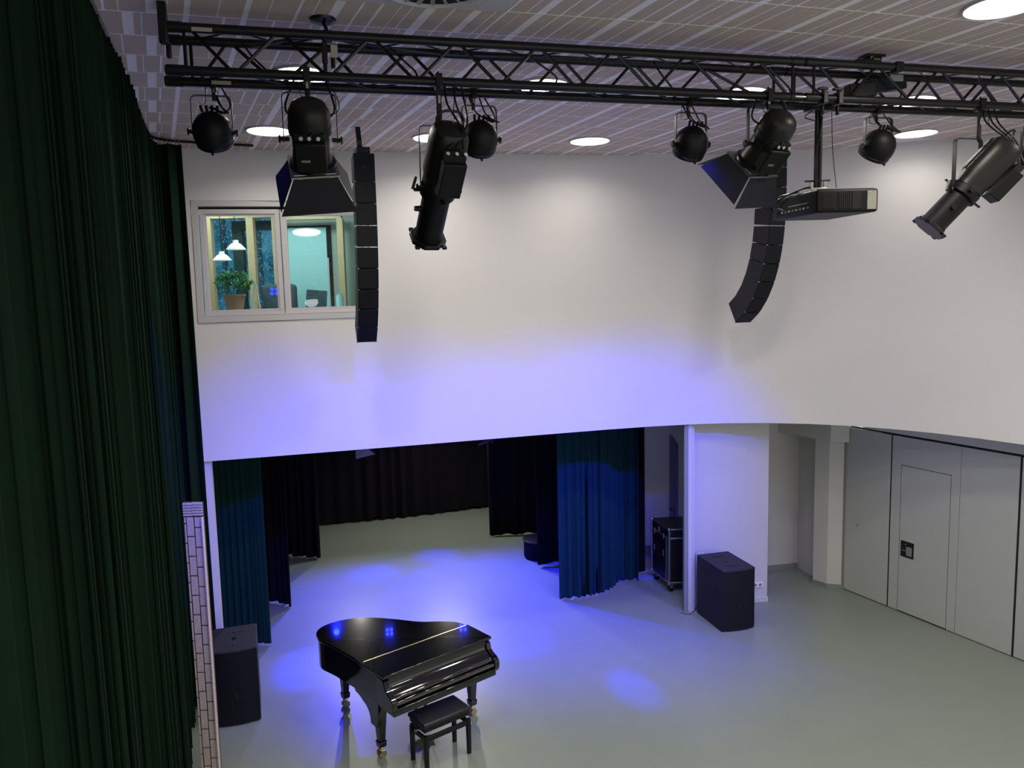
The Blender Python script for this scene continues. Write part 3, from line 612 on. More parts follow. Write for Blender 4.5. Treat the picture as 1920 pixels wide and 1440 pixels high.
def fresnel(chord_t, piv, d, label, sd, half=.15, h=.26, powr=60, roll=0.):
    A = TP(chord_t, 0, ZL); e = root('fresnel_light', A, label, 'stage light', 'stage lights with barn doors'); P = loc(A, piv); dd = RI @ Vector(d).normalized(); T = axisT(P, dd)
    if (T.to_3x3() @ Vector((0, 1, 0))).z < 0: T = T @ Matrix.Rotation(PI, 4, 'Z')
    m = MB(); m.lathe([(0, -.27), (.06, -.262), (.105, -.235), (.128, -.19), (.133, -.13), (.131, -.06), (.118, -.05), (.118, .06), (.125, .10), (.125, .15)], T, 32, sq=.05); m.build('housing', 'grey_housing', e, smooth=True, angle=40)
    m = MB(); m.lathe([(.136, -.10), (.136, -.055), (.13, -.052)], T, 32); m.build('seam_ring', 'grey_housing', e, smooth=True)
    # control box on the side facing the hall, with connectors
    c = T @ Vector((0, -.135, .045)); R3 = T.to_3x3()
    MB().box(c, (.20, .085, .20), R3).build('control_box', 'bmat', e, bevel=.012)
    MB().box(T @ Vector((.03, -.179, .06)), (.055, .003, .016), R3).build('display', 'steel', e)
    m = MB(); m.box(T @ Vector((0, -.11, -.075)), (.18, .05, .045), R3); m.build('connector_panel', 'dark', e)
    m = MB(); [m.cyl(T @ Vector((x, -.135, -.075)), T @ Vector((x, -.165, -.085)), .013, seg=8) for x in (-.055, 0, .05)]; m.build('connector', 'steel', e, smooth=True)
    m = MB(); m.lathe([(.128, .148), (.150, .152), (.152, .175), (.118, .178), (.118, .15)], T, 32); m.build('front_ring', 'bm', e, smooth=True)
    MB().cyl(T @ Vector((0, 0, .150)), T @ Vector((0, 0, .158)), .117, seg=32).build('lens', 'lens_white', e)
    # barn doors
    T = T @ Matrix.Rotation(roll, 4, 'Z'); R3 = T.to_3x3()
    sq = .135; m = MB()
    for a, b in (((-sq-.02, sq), (sq+.02, sq+.02)), ((-sq-.02, -sq-.02), (sq+.02, -sq)), ((-sq-.02, -sq), (-sq, sq)), ((sq, -sq), (sq+.02, sq))):
        m.box(T @ Vector(((a[0]+b[0])/2, (a[1]+b[1])/2, .185)), (abs(b[0]-a[0]), abs(b[1]-a[1]), .012), R3)
    fr = m.build('barn_door_frame', 'steel', e)
    for ang, w0, w1, L, op in ((0, .28, .49, .23, .50), (PI, .28, .49, .23, .55), (PI/2, .28, .46, .21, .48), (-PI/2, .28, .46, .21, .48)):
        F = T @ Matrix.Rotation(ang, 4, 'Z') @ Matrix.Translation((0, -sq-.012, .192)) @ Matrix.Rotation(op, 4, 'X')
        m = MB(); m.prism([(-w0/2, 0), (w0/2, 0), (w1/2, L), (-w1/2, L)], -.0015, .0015, T=F @ Matrix.Rotation(PI/2, 4, 'X'))
        m.build('barn_door', 'navy', e); m2 = MB()
        for s in (-.35, .35): m2.cyl(F @ Vector((s*w0-.012, 0, .0)), F @ Vector((s*w0+.012, 0, .0)), .006, seg=6)
        m2.build('hinge', 'steel', e)
    yoke(e, (P.x, P.y, P.z), half, h, .035); clamp(e, (0, 0, 0), (0, 0, P.z+h), .045)
    rnd = random.Random(sd)
    for s in range(2): cable(e, [(.12-.2*s, .02, -.02), (.16-.3*s, -.03, P.z+h*.6), (P.x+.02*s, P.y-.15, P.z+.05), T @ Vector((-.02+.05*s, -.16, -.08))], .007)
    cable(e, [(-.08, 0, 0), (.0, 0, P.z+h*.7), (P.x+half*.9, P.y-.03, P.z+h*.55), (P.x+half*1.1, P.y-.03, P.z+h*.8), (.12, 0, 0)], .003, 'safety_cable')
    Lp = Matrix.Translation(A) @ Matrix.Rotation(TA, 4, 'Z') @ T @ Vector((0, 0, .20)); dw = Vector(d).normalized()
    light('SPOT', 'fresnel_beam', Lp, powr, (1, .95, .86), Lp+dw, .08, 70, .8)
    return e
def profile(chord_t, rear, front, label, sd, half=.125, h=.30, up_sign=1, pivfrac=.42, boxside=-1):
    A = TP(chord_t, 0, ZL); KX = 1.22; e = root('profile_spot', A, label, 'stage light', 'long profile spotlights'); r0, f0 = loc(A, rear), loc(A, front); L = (f0-r0).length; dd = (f0-r0).normalized()
    T = axisT(r0, dd, (0, 0, 1)); R3 = T.to_3x3(); k = L/1.0
    if (R3 @ Vector((0, 1, 0))).z < 0: T = T @ Matrix.Rotation(PI, 4, 'Z'); R3 = T.to_3x3()
    TS = T @ Matrix.Diagonal((KX, KX, 1, 1))
    m = MB(); m.lathe([(.05, .0), (.088, .015), (.105, .05), (.108, .12), (.108, .34), (.098, .40), (.098, .46)], TS, 24, sq=.35); m.build('lamp_housing', 'grey_housing', e, smooth=True, angle=30)
    m = MB()
    for s in range(6): a = -PI/2+(s-2.5)*.32+PI; m.box(TS @ Vector((math.cos(a)*.112, math.sin(a)*.112, .2)), (.01, .01, .3), R3)
    m.build('cooling_fin', 'grey_housing', e)
    m = MB(); m.lathe([(.100, .46), (.104, .465), (.104, .53), (.090, .54)], TS, 28); m.build('gate_section', 'bmat', e, smooth=True)
    m = MB(); m.lathe([(.083, .54), (.083, .95*k-.03), (.088, .95*k-.03), (.088, .95*k), (.07, .95*k), (.07, .94*k)], TS, 28); m.build('lens_tube', 'bmat', e, smooth=True)
    MB().cyl(TS @ Vector((0, 0, .93*k)), TS @ Vector((0, 0, .935*k)), .07, seg=24).build('lens', 'glass', e)
    # colour frame holder: octagonal plate with corner ears
    m = MB(); m.prism([(.115*math.cos(a), .115*math.sin(a)) for a in [PI/8+PI/4*q for q in range(8)]], .95*k, .985*k, T=TS)
    for q in range(4): a = PI/4+PI/2*q; m.box(TS @ Vector((.12*math.cos(a), .12*math.sin(a), .975*k)), (.035, .035, .02), R3)
    m.build('colour_frame_holder', 'bm', e, bevel=.004)
    # handle at the rear
    m = MB(); m.tube([TS @ Vector(v) for v in bez([(-.07, .03, .02), (-.075, .04, -.035), (-.04, .05, -.075), (.04, .05, -.075), (.075, .04, -.035), (.07, .03, .02)], 5)], .009, 8); m.build('rear_handle', 'bm', e, smooth=True)
    # driver box hanging on the side of the housing
    MB().box(TS @ Vector((0, boxside*.155, .27)), (.16, .10, .26), R3).build('driver_box', 'bmat', e, bevel=.006)
    MB().box(TS @ Vector((0, boxside*.14, .115)), (.15, .06, .05), R3).build('connector_panel', 'dark', e)
    m = MB(); [m.cyl(TS @ Vector((x, boxside*.15, .11)), TS @ Vector((x, boxside*.17, .07)), .013, seg=8) for x in (-.05, 0, .05)]; m.build('connector', 'steel', e, smooth=True)
    # shutter knobs
    for a in (0, PI/2, PI, -PI/2): MB().box(TS @ (Matrix.Rotation(a, 4, 'Z') @ Vector((.125, 0, .50))), (.05, .03, .012), R3 @ Matrix.Rotation(a, 3, 'Z')).build('shutter_handle', 'bm', e, bevel=.003)
    MB().cyl(TS @ Vector((.08, 0, .66)), TS @ Vector((.118, 0, .66)), .022, .018, seg=12).build('focus_knob', 'bm', e, smooth=True)
    P = r0+dd*L*pivfrac; yoke(e, tuple(P), half, h, .04); clamp(e, (0, 0, 0), (0, 0, P.z+h), .045)
    m = MB(); m.box((P.x-half-.045, P.y, P.z+.03), (.02, .03, .09), Matrix.Rotation(.3, 3, 'Y')); m.build('tilt_lever', 'bm', e, bevel=.005)
    c0 = T @ Vector((0, boxside*.17, .07))
    for s in range(3): cable(e, [(.05+.05*s, .03, .02), (.05+.06*s, -.02, -.14), ((c0.x+.1)*.7+.02*s, c0.y*.6, (c0.z)*.65), c0+Vector((.05-.05*s, 0, .01))], .007)
    cable(e, [(.12, 0, .0), (.1, 0, -.15), tuple(r0+Vector((.02, 0, .02)))], .003, 'safety_cable')
    return e
def TX(p): return TL(p).x
# left fresnel
a = (-1.259,5.100,5.653); b_ = (-1.296,5.300,5.386); fa = TX((-1.270,5.119,5.997))
fresnel(fa, a, (Vector(b_)-Vector(a)), 'stage light with open barn doors near the left end of the truss', 21, half=.168, h=.29, roll=-.13)
# right fresnel
a = (1.947,5.920,5.712); b_ = (1.842,6.120,5.495)
fresnel(TX((1.952,5.898,6.054)), a, (Vector(b_)-Vector(a)), 'stage light with open barn doors in front of the right line array', 22, half=.150, h=.27, roll=-.1)
# profile spots
profile(TX((-0.444,5.319,6.014)), (-0.362,5.250,5.745), (-0.611,5.850,5.049), 'black profile spot pointing steeply down, left of the middle of the truss', 31, half=.125, h=.42, pivfrac=.50)
profile(TX((3.799,6.345,6.084)), (4.021,6.300,5.738), (3.438,6.400,5.080), 'black profile spot pointing down left at the right end of the truss', 32, half=.125, h=.40, pivfrac=.52, boxside=-1)
# truss cables
tc_ = empty('truss_cables', (0, 0, 0), 0, 'loose black power cables drooping inside the truss', 'cables')
for k in range(7):
    t = .3+k*.95; MB().tube(bez([TP(t, .12, ZU-.02), TP(t+.1+.05*(k % 3), .10, ZL+.10), TP(t+.25, .13, ZL+.03), TP(t+.75, .12, ZL+.025)], 7), .007, 6).build('cable', 'bm', tc_, smooth=True)
for k in range(2):
    MB().tube(bez([TP(.35, .2, ZU-.02-k*.02), TP(.8, .18, ZU+.035), TP(1.6, .16, ZU-.03), TP(2.6, .2, ZU+.0), TP(4.0, .18, ZU-.02)], 8), .008, 6).build('cable', 'bm', tc_, smooth=True)

# ================================================================ projector
pc = (2.352,5.950,5.290)     # near lower-left corner area (middle of the near vertical edge)
pe = empty('projector', (0, 0, 0), 0, 'black projector hanging on a pole from the truss', 'projector')
ux = Vector((1, .02, 0)).normalized(); uy = Vector((-.22, 1, 0)).normalized(); org = Vector((pc[0], pc[1], (2.354,5.950,5.198)[2])); PH = (2.350,5.950,5.377)[2]-org.z
def PJ(x, y, z): return org+ux*x+uy*y+Vector((0, 0, z))
def pj_box(name, x0, x1, y0, y1, z0, z1, mt, bevel=0.):
    m = MB(); m.add([PJ(x, y, z) for z in (z0, z1) for x, y in ((x0, y0), (x1, y0), (x1, y1), (x0, y1))], [(3, 2, 1, 0), (4, 5, 6, 7), (0, 1, 5, 4), (1, 2, 6, 5), (2, 3, 7, 6), (3, 0, 4, 7)]); return m.build(name, mt, pe, bevel=bevel, seg=3)
PWd = .475
pj_box('body', 0, PWd, 0, .62, 0, PH, 'bmat', .022)
pj_box('top_cover', .02, PWd-.03, .02, .60, PH, PH+.004, 'steel')
for x0, x1 in ((.035, .135), (.16, .26)):
    g1 = pj_box('fan_grille', x0, x1, -.004, 0, .03, PH-.03, 'dark', .01)
    for k in range(6):
        xx = x0+.012+k*(x1-x0-.024)/5; m = MB(); m.add([PJ(x, y, z) for z in (.034, PH-.034) for x, y in ((xx-.002, -.007), (xx+.002, -.007), (xx+.002, -.003), (xx-.002, -.003))], [(3, 2, 1, 0), (4, 5, 6, 7), (0, 1, 5, 4), (1, 2, 6, 5), (2, 3, 7, 6), (3, 0, 4, 7)]); m.build('louvre', 'bm', g1)
pj_box('side_vent', .27, .335, -.003, 0, .025, PH-.025, 'dark')
lp = mat('printed_label', (.30, .29, .24), .6, noise=.6, scale=90)
pj_box('rating_label', .385, .455, -.003, 0, .02, PH-.02, lp)
pj_box('connector_panel', -.004, 0, .05, .57, .03, PH-.04, 'dark')
for k in range(8):
    y = .1+k*.05; m = MB(); m.add([PJ(x, yy_, z) for z in (.045, .058) for x, yy_ in ((-.009, y), (-.003, y), (-.003, y+.022), (-.009, y+.022))], [(3, 2, 1, 0), (4, 5, 6, 7), (0, 1, 5, 4), (1, 2, 6, 5), (2, 3, 7, 6), (3, 0, 4, 7)]); m.build('socket', 'steel' if k % 2 else 'grey_trim', pe)
pj_box('text_strip', -.006, -.003, .12, .38, .085, .092, 'screw')
m = MB(); m.lathe([(.07, 0), (.07, .05), (.06, .055), (.055, .02)], axisT(PJ(.15, .62, PH/2), uy), 24); m.build('lens', 'bm', pe, smooth=True)
tp = Vector((2.528,6.200,5.445)); tq = Vector((2.511,6.180,6.073)); ct = PJ(.12, .20, PH)
pt = Vector((ct.x, ct.y, ct.z)); top = TP(TX(tq), 0, ZL)
pole_top = Vector((pt.x, pt.y, ZL-.06)); 
MB().cyl(pt+Vector((-.012, 0, .03)), pole_top+Vector((-.012, 0, 0)), .017, seg=12).cyl(pt+Vector((.018, 0, .03)), pole_top+Vector((.018, 0, 0)), .014, seg=10).build('pole', 'bm', pe, smooth=True)
MB().box(pt+Vector((0, 0, .02)), (.13, .10, .02)).box(pt+Vector((-.05, 0, .05)), (.02, .06, .05)).box(pt+Vector((.05, 0, .05)), (.02, .06, .05)).build('mount_plate', 'steel', pe, bevel=.003)
MB().cyl(pt+Vector((-.1, 0, .085)), pt+Vector((.1, 0, .09)), .008, seg=8).build('cross_pin', 'bm', pe)
RZ = Matrix.Rotation(TA, 3, 'Z')
m = MB(); m.box((pole_top.x, pole_top.y, ZL-.05), (.20, .10, .03), RZ)
for s in (-.06, .07):
    c = TP(TX(pole_top)+s, 0, ZL); m.box(c, (.04, .09, .09), RZ); m.cyl(c+Vector((0, 0, .04)), c+Vector((0, 0, .085)), .01, seg=6); m.box(c+Vector((0, 0, .07)), (.08, .03, .018), RZ); m.cyl(c+Vector((0, 0, -.05)), c+Vector((0, 0, -.12)), .014, seg=8)
m.build('truss_clamp', 'bm', pe, bevel=.004)
cable(pe, [pole_top+Vector((.10, 0, .03)), pole_top+Vector((.115, 0, -.3)), PJ(.22, .12, PH)+Vector((0, 0, .03)), PJ(.22, .12, PH)], .003, 'safety_cable')
cable(pe, [pole_top+Vector((.02, -.02, -.05)), pt+Vector((-.02, -.02, .25)), pt+Vector((-.03, -.03, .06)), PJ(.02, .25, PH+.03), PJ(-.03, .45, PH-.02), PJ(-.03, .5, .1), PJ(-.006, .42, .06)], .008)
cable(pe, [PJ(.03, .3, PH+.015), PJ(-.02, .5, PH-.0), PJ(-.05, .54, .08), PJ(-.006, .5, .05)], .006)
cable(pe, [pole_top+Vector((-.05, -.02, 0)), pole_top+Vector((-.12, -.03, -.05)), pole_top+Vector((-.04, -.03, -.08))], .005)

# ================================================================ line arrays
def line_array(base, rz, tilts, label, hb=.225, w=.235, dp=.27, gap=.008, strap=0., first_h=None):
    e = empty('line_array', base, rz, label, 'loudspeaker', 'hanging line array loudspeakers')
    y, z = -dp/2, 0.
    MB().box((0, -.02, .034), (w*.62, dp*.7, .06)).build('rigging_frame', 'bm', e, bevel=.004)
    if strap: MB().strip([(-.02, 0, .05), (-.03, -.03, strap*.5), (-.035, 0, strap)], .05, .02, (1, 0, 0)).build('hanging_strap', 'bm', e)
    # front top edge follows the curve; boxes taper to the rear
    f = Vector((0, -dp/2, 0))
    for k, td in enumerate(tilts):
        t = math.radians(td); up = Vector((0, -math.sin(t), math.cos(t))); bk = Vector((0, math.cos(t), math.sin(t))); h = hb if not (k == 0 and first_h) else first_h
        a = f; b = f-up*h; tp_ = .93
        m = MB(); vs = []
        for p, s in ((a, -1), (b, 1)):
            for x, d_ in ((-w/2, .012), (w/2, .012), (w/2*tp_, dp), (-w/2*tp_, dp)):
                sh = .018*d_/dp*s; vs.append(Vector((x, 0, 0))+p+bk*d_+up*sh)
        m.add(vs, [(0, 1, 2, 3), (7, 6, 5, 4), (0, 4, 5, 1), (1, 5, 6, 2), (2, 6, 7, 3), (3, 7, 4, 0)])
        bx_ = m.build('speaker_box', 'spk', e, bevel=.004); 
        m = MB(); R = Matrix(((1, 0, 0), tuple(bk), tuple(up))).transposed(); m.box((a+b)/2+bk*.006, (w-.006, .012, h-.010), R); m.build('front_grille', 'grille', bx_, bevel=.003)
        m = MB()
        for s in (-1, 1): m.box(b+Vector((s*(w/2-.008), 0, 0))+bk*.02-up*gap*.5, (.012, .03, gap), R)
        m.build('link', 'steel', bx_)
        if k == 0: MB().box((a+b)/2-bk*.001+up*.0, (.03, .004, .03), R).build('emblem', 'spk', bx_)
        f = b-up*gap
    return e
la = Vector((-1.491,8.150,6.115))
line_array(la, math.radians(18), [-1, -1, 1, 4, 8, 13, 20, 29, 40], 'tall black line array hanging in front of the upper window', hb=.213, w=.215, strap=.28, first_h=.28)
ra = (3.207,9.550,6.329)
line_array(ra, math.radians(22), [0, 0, 1, 4, 8, 14, 21, 30, 41, 54], 'curved black line array hanging behind the right barn-door light', hb=.224, w=.235, dp=.30)

# ================================================================ subwoofers
def sub(label, org, rz, w, dp, h, side_h=True):
    e = empty('subwoofer', org, rz, label, 'loudspeaker', 'floor subwoofers')
    n = 10; poly = [(0, 0)]+[(w*k/n, -.035*math.sin(PI*k/n)) for k in range(1, n)]+[(w, 0), (w, dp), (0, dp)]
    MB().prism(poly, .015, h).build('cabinet', 'spk', e, bevel=.006)
    g = [(.004+(w-.008)*k/n, -.006-.035*math.sin(PI*k/n)) for k in range(n+1)]+[(w-.004, .03), (.004, .03)]
    MB().prism(g, .03, h-.03).build('front_grille', 'grille', e)
    g = [(w*k/n, -.010-.035*math.sin(PI*k/n)) for k in range(n+1)]+[(w-.002, .02), (.002, .02)]
    MB().prism(g, h-.028, h-.004).build('front_lip', 'spk', e, bevel=.004)
    for y0 in (.14, dp-.16):
        for s in (-1, 1): MB().box((w/2+s*.055, y0, h+.0), (.075, .05, .006)).build('handle_recess', 'dark', e, bevel=.004)
        MB().box((w/2, y0, h+.002), (.026, .07, .008)).build('handle_bar', 'spk', e, bevel=.003)
    MB().cyl((w/2, dp*.45, h), (w/2, dp*.45, h+.008), .022, seg=16).build('pole_socket', 'bm', e, smooth=True)
    if side_h:
        for z in (h*.50, h*.50+.13): MB().box((-.001, .13, z), (.006, .08, .085)).build('handle_recess', 'dark', e, bevel=.004)
    MB().box((w/2, -.0475, h*.40), (.035, .006, .055)).build('emblem', 'grey_housing', e, bevel=.003)
    for x in (.04, w-.04):
        for y in (.04, dp-.04): MB().cyl((x, y, 0), (x, y, .016), .02, seg=10).build('foot', 'bm', e)
    return e
F1, F2 = Vector((2.786,10.063,0.000)), Vector((3.271,10.191,0.000)); dv = F2-F1
sub('black subwoofer standing in front of the white column on the right', F1, math.atan2(dv.y, dv.x), dv.length, .70, .872)
F1, F2 = Vector((-3.346,7.963,0.000)), Vector((-2.886,8.115,0.000)); dv = F2-F1
sub('black subwoofer at the left behind the whitewashed brick panel', F1, math.atan2(dv.y, dv.x), dv.length, .64, .868)
cb_ = empty('speaker_cable', (0, 0, 0), 0, 'thin black cable from the right subwoofer to the post', 'cable')
MB().tube(bez([(2.585, 10.60, .16), (2.53, 10.62, .06), (2.47, 10.68, .007), (2.38, 10.74, .007)], 8), .005, 6).build('cable', 'bm', cb_)

# ================================================================ flight case
fc = empty('flight_case', (2.360,11.510,0.000), math.radians(5), 'black flight case with metal edges on castors behind the post', 'flight case')
cw, cd, z0, z1 = .62, .66, .14, 1.02; CT = Matrix.Shear('XY', 3, (0, 0)) 
sk = -.16
def fcb(x0, x1, y0, y1, a, b, m=None):
    m = m or MB(); m.add([(x+sk*y, y, z) for z in (a, b) for x, y in ((x0, y0), (x1, y0), (x1, y1), (x0, y1))], [(3, 2, 1, 0), (4, 5, 6, 7), (0, 1, 5, 4), (1, 2, 6, 5), (2, 3, 7, 6), (3, 0, 4, 7)]); return m
lam_ = mat('case_laminate', (.006, .006, .010), .35)
fcb(.012, cw-.012, .012, cd-.012, z0, .86, ).build('body', lam_, fc); fcb(.012, cw-.012, .012, cd-.012, .865, z1).build('lid', lam_, fc)
t = .03
for x in (0, cw-t):
    for y in (0, cd-t): fcb(x, x+t, y, y+t, z0, z1).build('edge_profile', 'alu', fc, bevel=.004)
for z in (z0, z1-t, .848):
    for y in (0, cd-t): fcb(t, cw-t, y+.004, y+t-.004, z+.003, z+t-.003).build('edge_profile', 'alu', fc, bevel=.003)
    for x in (0, cw-t): fcb(x+.004, x+t-.004, t, cd-t, z+.003, z+t-.003).build('edge_profile', 'alu', fc, bevel=.003)
fcb(-.002, .01, .09, .115, z0, .85).build('edge_profile', 'alu', fc)
for x in (.01, cw-.01):
    for y in (.01, cd-.01):
        for z in (z0+.01, z1-.008): m = MB(); m.lathe([(0, -.032), (.024, -.022), (.032, 0), (.024, .022), (0, .032)], Matrix.Translation((x+sk*y, y, z)), 12); m.build('ball_corner', 'steel', fc, smooth=True)
for y in (.18, .50):
    MB().box((sk*y-.004, y, .86), (.012, .05, .08)).build('butterfly_catch', 'alu', fc, bevel=.003)
    MB().box((sk*y-.004, y+.02, .58), (.012, .05, .09)).build('butterfly_catch', 'alu', fc, bevel=.003)
MB().box((sk*.34-.004, .34, .94), (.012, .10, .07)).build('case_handle', 'alu', fc, bevel=.003); MB().box((.45, -.004, .62), (.05, .012, .09)).build('case_handle', 'alu', fc, bevel=.003)
for x in (.07, cw-.07):
    for y in (.07, cd-.07):
        cst = MB().box((x+sk*y, y, .125), (.09, .09, .01)).box((x+sk*y, y-.018, .09), (.05, .006, .06)).box((x+sk*y, y+.018, .09), (.05, .006, .06)).build('castor', 'steel', fc)
        MB().cyl((x+sk*y, y-.014, .048), (x+sk*y, y+.014, .048), .048, seg=16).build('wheel', 'bm', cst, smooth=True)

# ================================================================ brick panel
bp = (-3.135,7.050,2.480); bq = (-2.964,7.050,2.476)
be = empty('brick_panel', ((-3.073,7.050,0.344)[0]-.045, 7.05, 0), -.05, 'tall narrow whitewashed brick-look stage panel in front of the green curtain', 'stage panel')
bw = .185; bh = (-3.029,7.050,2.776)[2]
MB().box((bw/2, .02, bh/2), (bw, .028, bh)).build('backing', 'mortar', be)
MB().box((bw-.006, .0, (bh-.14)/2), (.012, .045, bh-.14)).build('edge_strip', 'brick', be)
rows_ = [(.0, .022, .35), (.026, .096, .0), (.100, .173, .55)]
L = .192; base_me = {}
for ci, (x0, x1, ph) in enumerate(rows_):
    z = bh-.135; first = True
    while z > .02:
        ln = L*(ph if (first and ph) else 1); ln = min(ln, z-.005)
        if ln < .03: break
        key = (ci, round(ln, 2))
        if key not in base_me: base_me[key] = MB().box((0, 0, 0), (x1-x0-.010, .012, ln-.013)).mesh('brick', 'brick')
        o = bpy.data.objects.new('brick', base_me[key]); COL.objects.link(o); o.parent = be; o.location = ((x0+x1)/2+random.uniform(-.001, .001), .0+random.uniform(-.002, .002), z-ln/2)
        z -= ln; first = False
for k in range(5):
    for s, (x0, x1) in enumerate(((.0, .085), (.089, bw))):
        MB().box(((x0+x1)/2, .0, bh-.014-k*.0262+(.004 if s else 0)), (x1-x0, .013, .019)).build('cap_course', 'brick', be)

# ================================================================ grand piano
pe_ = Vector((.768, .64, 0)); PZ = math.atan2(pe_.y, pe_.x)
pn = empty('grand_piano', (-1.417,7.371,0.000), PZ, 'glossy black baby grand piano with closed lid', 'piano')
# plan outline (x along keyboard, y away from player)
def cr2(p, n=5): return [(v.x, v.y) for v in bez([(a, b, 0) for a, b in p], n)]
side = cr2([(-.10, .30), (-.13, .70), (-.165, .96), (-.10, 1.15), (.05, 1.245), (.27, 1.235), (.50, 1.11), (.70, .87), (.88, .60), (1.05, .45), (1.18, .30), (1.225, .10)], 5)
case = [(-.075, -.22)]+side+[(1.225, -.22)]
def shrink(poly, s):
    cx = sum(p[0] for p in poly)/len(poly); cy = sum(p[1] for p in poly)/len(poly); return [(cx+(x-cx)*s, cy+(y-cy)*s) for x, y in poly]
MB().prism(shrink(case, .985), .635, .945).build('case', 'piano', pn, smooth=True, angle=30)
# lid in two leaves, hinge line between
hy = .15
front = [(-.095, -.27), (1.245, -.27), (1.245, hy-.004), (-.115, hy-.004)]
back = [(x, y) for x, y in side if y > hy]; back = [(-.115, hy)]+back+[(1.24, hy)]
MB().prism(front, .95, .98).build('lid_front', 'piano_lid', pn, bevel=.006, seg=2)
MB().prism(shrink(back, 1.012), .95, .98).build('lid', 'piano_lid', pn, bevel=.006, seg=2, smooth=True, angle=30)
MB().box((.565, hy-.001, .981), (1.30, .012, .004)).build('hinge', 'brass', pn)
# arms, keybed, fallboard, key slip
for x in (-.085, 1.185):
    m = MB(); prof = [(-.22, .93), (-.255, .90), (-.265, .85), (-.30, .82), (-.37, .79), (-.40, .76), (-.405, .70), (-.39, .655), (-.37, .635), (-.10, .635), (-.10, .94)]
    T = Matrix(((0, 0, 1, x), (1, 0, 0, 0), (0, 1, 0, 0), (0, 0, 0, 1))); m.prism(prof, 0, .06, T=T); m.build('arm', 'piano', pn, bevel=.008, smooth=True, angle=40)
MB().box((.57, -.16, .635), (1.27, .46, .07)).build('keybed', 'piano', pn, bevel=.008)
m = MB(); T = Matrix(((0, 0, 1, -.025), (1, 0, 0, 0), (0, 1, 0, 0), (0, 0, 0, 1)))
m.prism([(-.16, .95), (-.24, .945), (-.235, .86), (-.25, .835), (-.33, .785), (-.355, .775), (-.365, .755), (-.35, .745), (-.16, .74)], 0, 1.21, T=T); m.build('fallboard', 'piano', pn, bevel=.006, smooth=True, angle=40)
m = MB(); m.prism([(-.33, .745), (-.375, .74), (-.39, .72), (-.39, .70), (-.33, .70)], 0, 1.21, T=T); m.build('key_slip', 'piano', pn, bevel=.006)
MB().box((.57, -.375, .655), (1.25, .03, .035)).build('front_rail', 'piano', pn, bevel=.012, seg=3)
# legs with apron shapes on the bass side
def leg(x, y, zt, name='leg'):
    l = MB(); l.box((x, y, zt-.02), (.13, .13, .08)).build('leg_block', 'piano', pn, bevel=.006)
    m = MB(); m.box((x, y, (zt-.06+.155)/2), (.062, .062, zt-.06-.155), top=1.75); m.box((x, y, .165), (.085, .085, .02)); m.box((x, y, .135), (.075, .075, .045), top=1.1)
    o = m.build(name, 'piano', pn, bevel=.004)
    cs = MB().cyl((x, y, .10), (x, y, .115), .035, .03, 12).box((x, y, .075), (.03, .035, .06)).build('castor', 'brass', o, bevel=.003)
    for s in (-1, 1): MB().cyl((x+.0, y+s*.016, .038), (x+.0, y+s*.038, .038), .038, seg=16).build('wheel', 'brass', o, smooth=True)
leg(0, 0, .60); leg(1.17, .02, .60); leg(.19, 1.13, .62)
m = MB(); T = Matrix(((0, 0, 1, -.075), (1, 0, 0, 0), (0, 1, 0, 0), (0, 0, 0, 1)))
pr = cr2([(.06, .36), (.075, .44), (.13, .51), (.22, .545), (.27, .57), (.36, .585), (.38, .61), (.46, .62), (.48, .66)], 3)
m.prism(pr+[(-.10, .66), (-.10, .50), (-.06, .36)], 0, .055, T=T); m.build('apron', 'piano', pn, bevel=.004)
# lyre with pedals
for x in (.50, .62): MB().box((x, .12, .34), (.03, .03, .56)).build('lyre_post', 'piano', pn, bevel=.006)
MB().box((.56, .10, .10), (.26, .10, .06)).build('pedal_box', 'piano', pn, bevel=.01)
for x in (.50, .56, .62): MB().box((x, .01, .075), (.022, .13, .01)).build('pedal', 'brass', pn, bevel=.003)
for x in (.52, .60): MB().cyl((x, .16, .12), (x, .30, .62), .004, seg=6).build('lyre_brace', 'brass', pn)

# ================================================================ piano bench
bn = empty('piano_bench', (-1.088,7.303,0.000), PZ-.04, 'black adjustable piano bench with a cushioned seat in front of the piano', 'bench')
bwx, bwy = .50, .27
cs_ = MB().box((bwx/2, -bwy/2+.01, .475), (.56, .33, .05)).build('seat', 'leather', bn, bevel=.02, seg=3)
m = MB()
for kx in range(4):
    for ky in range(2): m.cyl((bwx/2-.19+kx*.127, -bwy/2-.07+ky*.15, .4995), (bwx/2-.19+kx*.127, -bwy/2-.07+ky*.15, .503), .007, seg=8)
m.build('button', 'leather', cs_)
MB().box((bwx/2, -bwy/2+.01, .43), (.52, .30, .045)).build('seat_frame', 'bm', bn, bevel=.004)
for x in (.0, bwx):
    for y in (0, -bwy): MB().box((x, y, .185), (.036, .036, .37), top=1.15).build('leg', 'bm', bn, bevel=.003)
for y in (0, -bwy): MB().box((bwx/2, y, .335), (bwx-.03, .022, .05)).build('rail', 'bm', bn, bevel=.003)
for x in (0, bwx): MB().box((x, -bwy/2, .335), (.022, bwy-.03, .05)).build('rail', 'bm', bn, bevel=.003)
MB().cyl((.05, -bwy/2, .385), (bwx-.05, -bwy/2, .385), .014, seg=8).build('lift_shaft', 'bm', bn)
for s in (-1, 1):
    for q in (0, 1): MB().box((bwx/2+s*(.09+q*.09), -bwy/2, .39), (.11, .16, .014), Matrix.Rotation(s*(.35 if q else -.35), 3, 'Y')).build('scissor_arm', 'bm', bn)
for x in (-.045, bwx+.045): MB().cyl((x+(.03 if x < 0 else -.03), -bwy/2, .385), (x, -bwy/2, .385), .018, seg=12).build('height_knob', 'steel' if x < 0 else 'bm', bn, smooth=True)

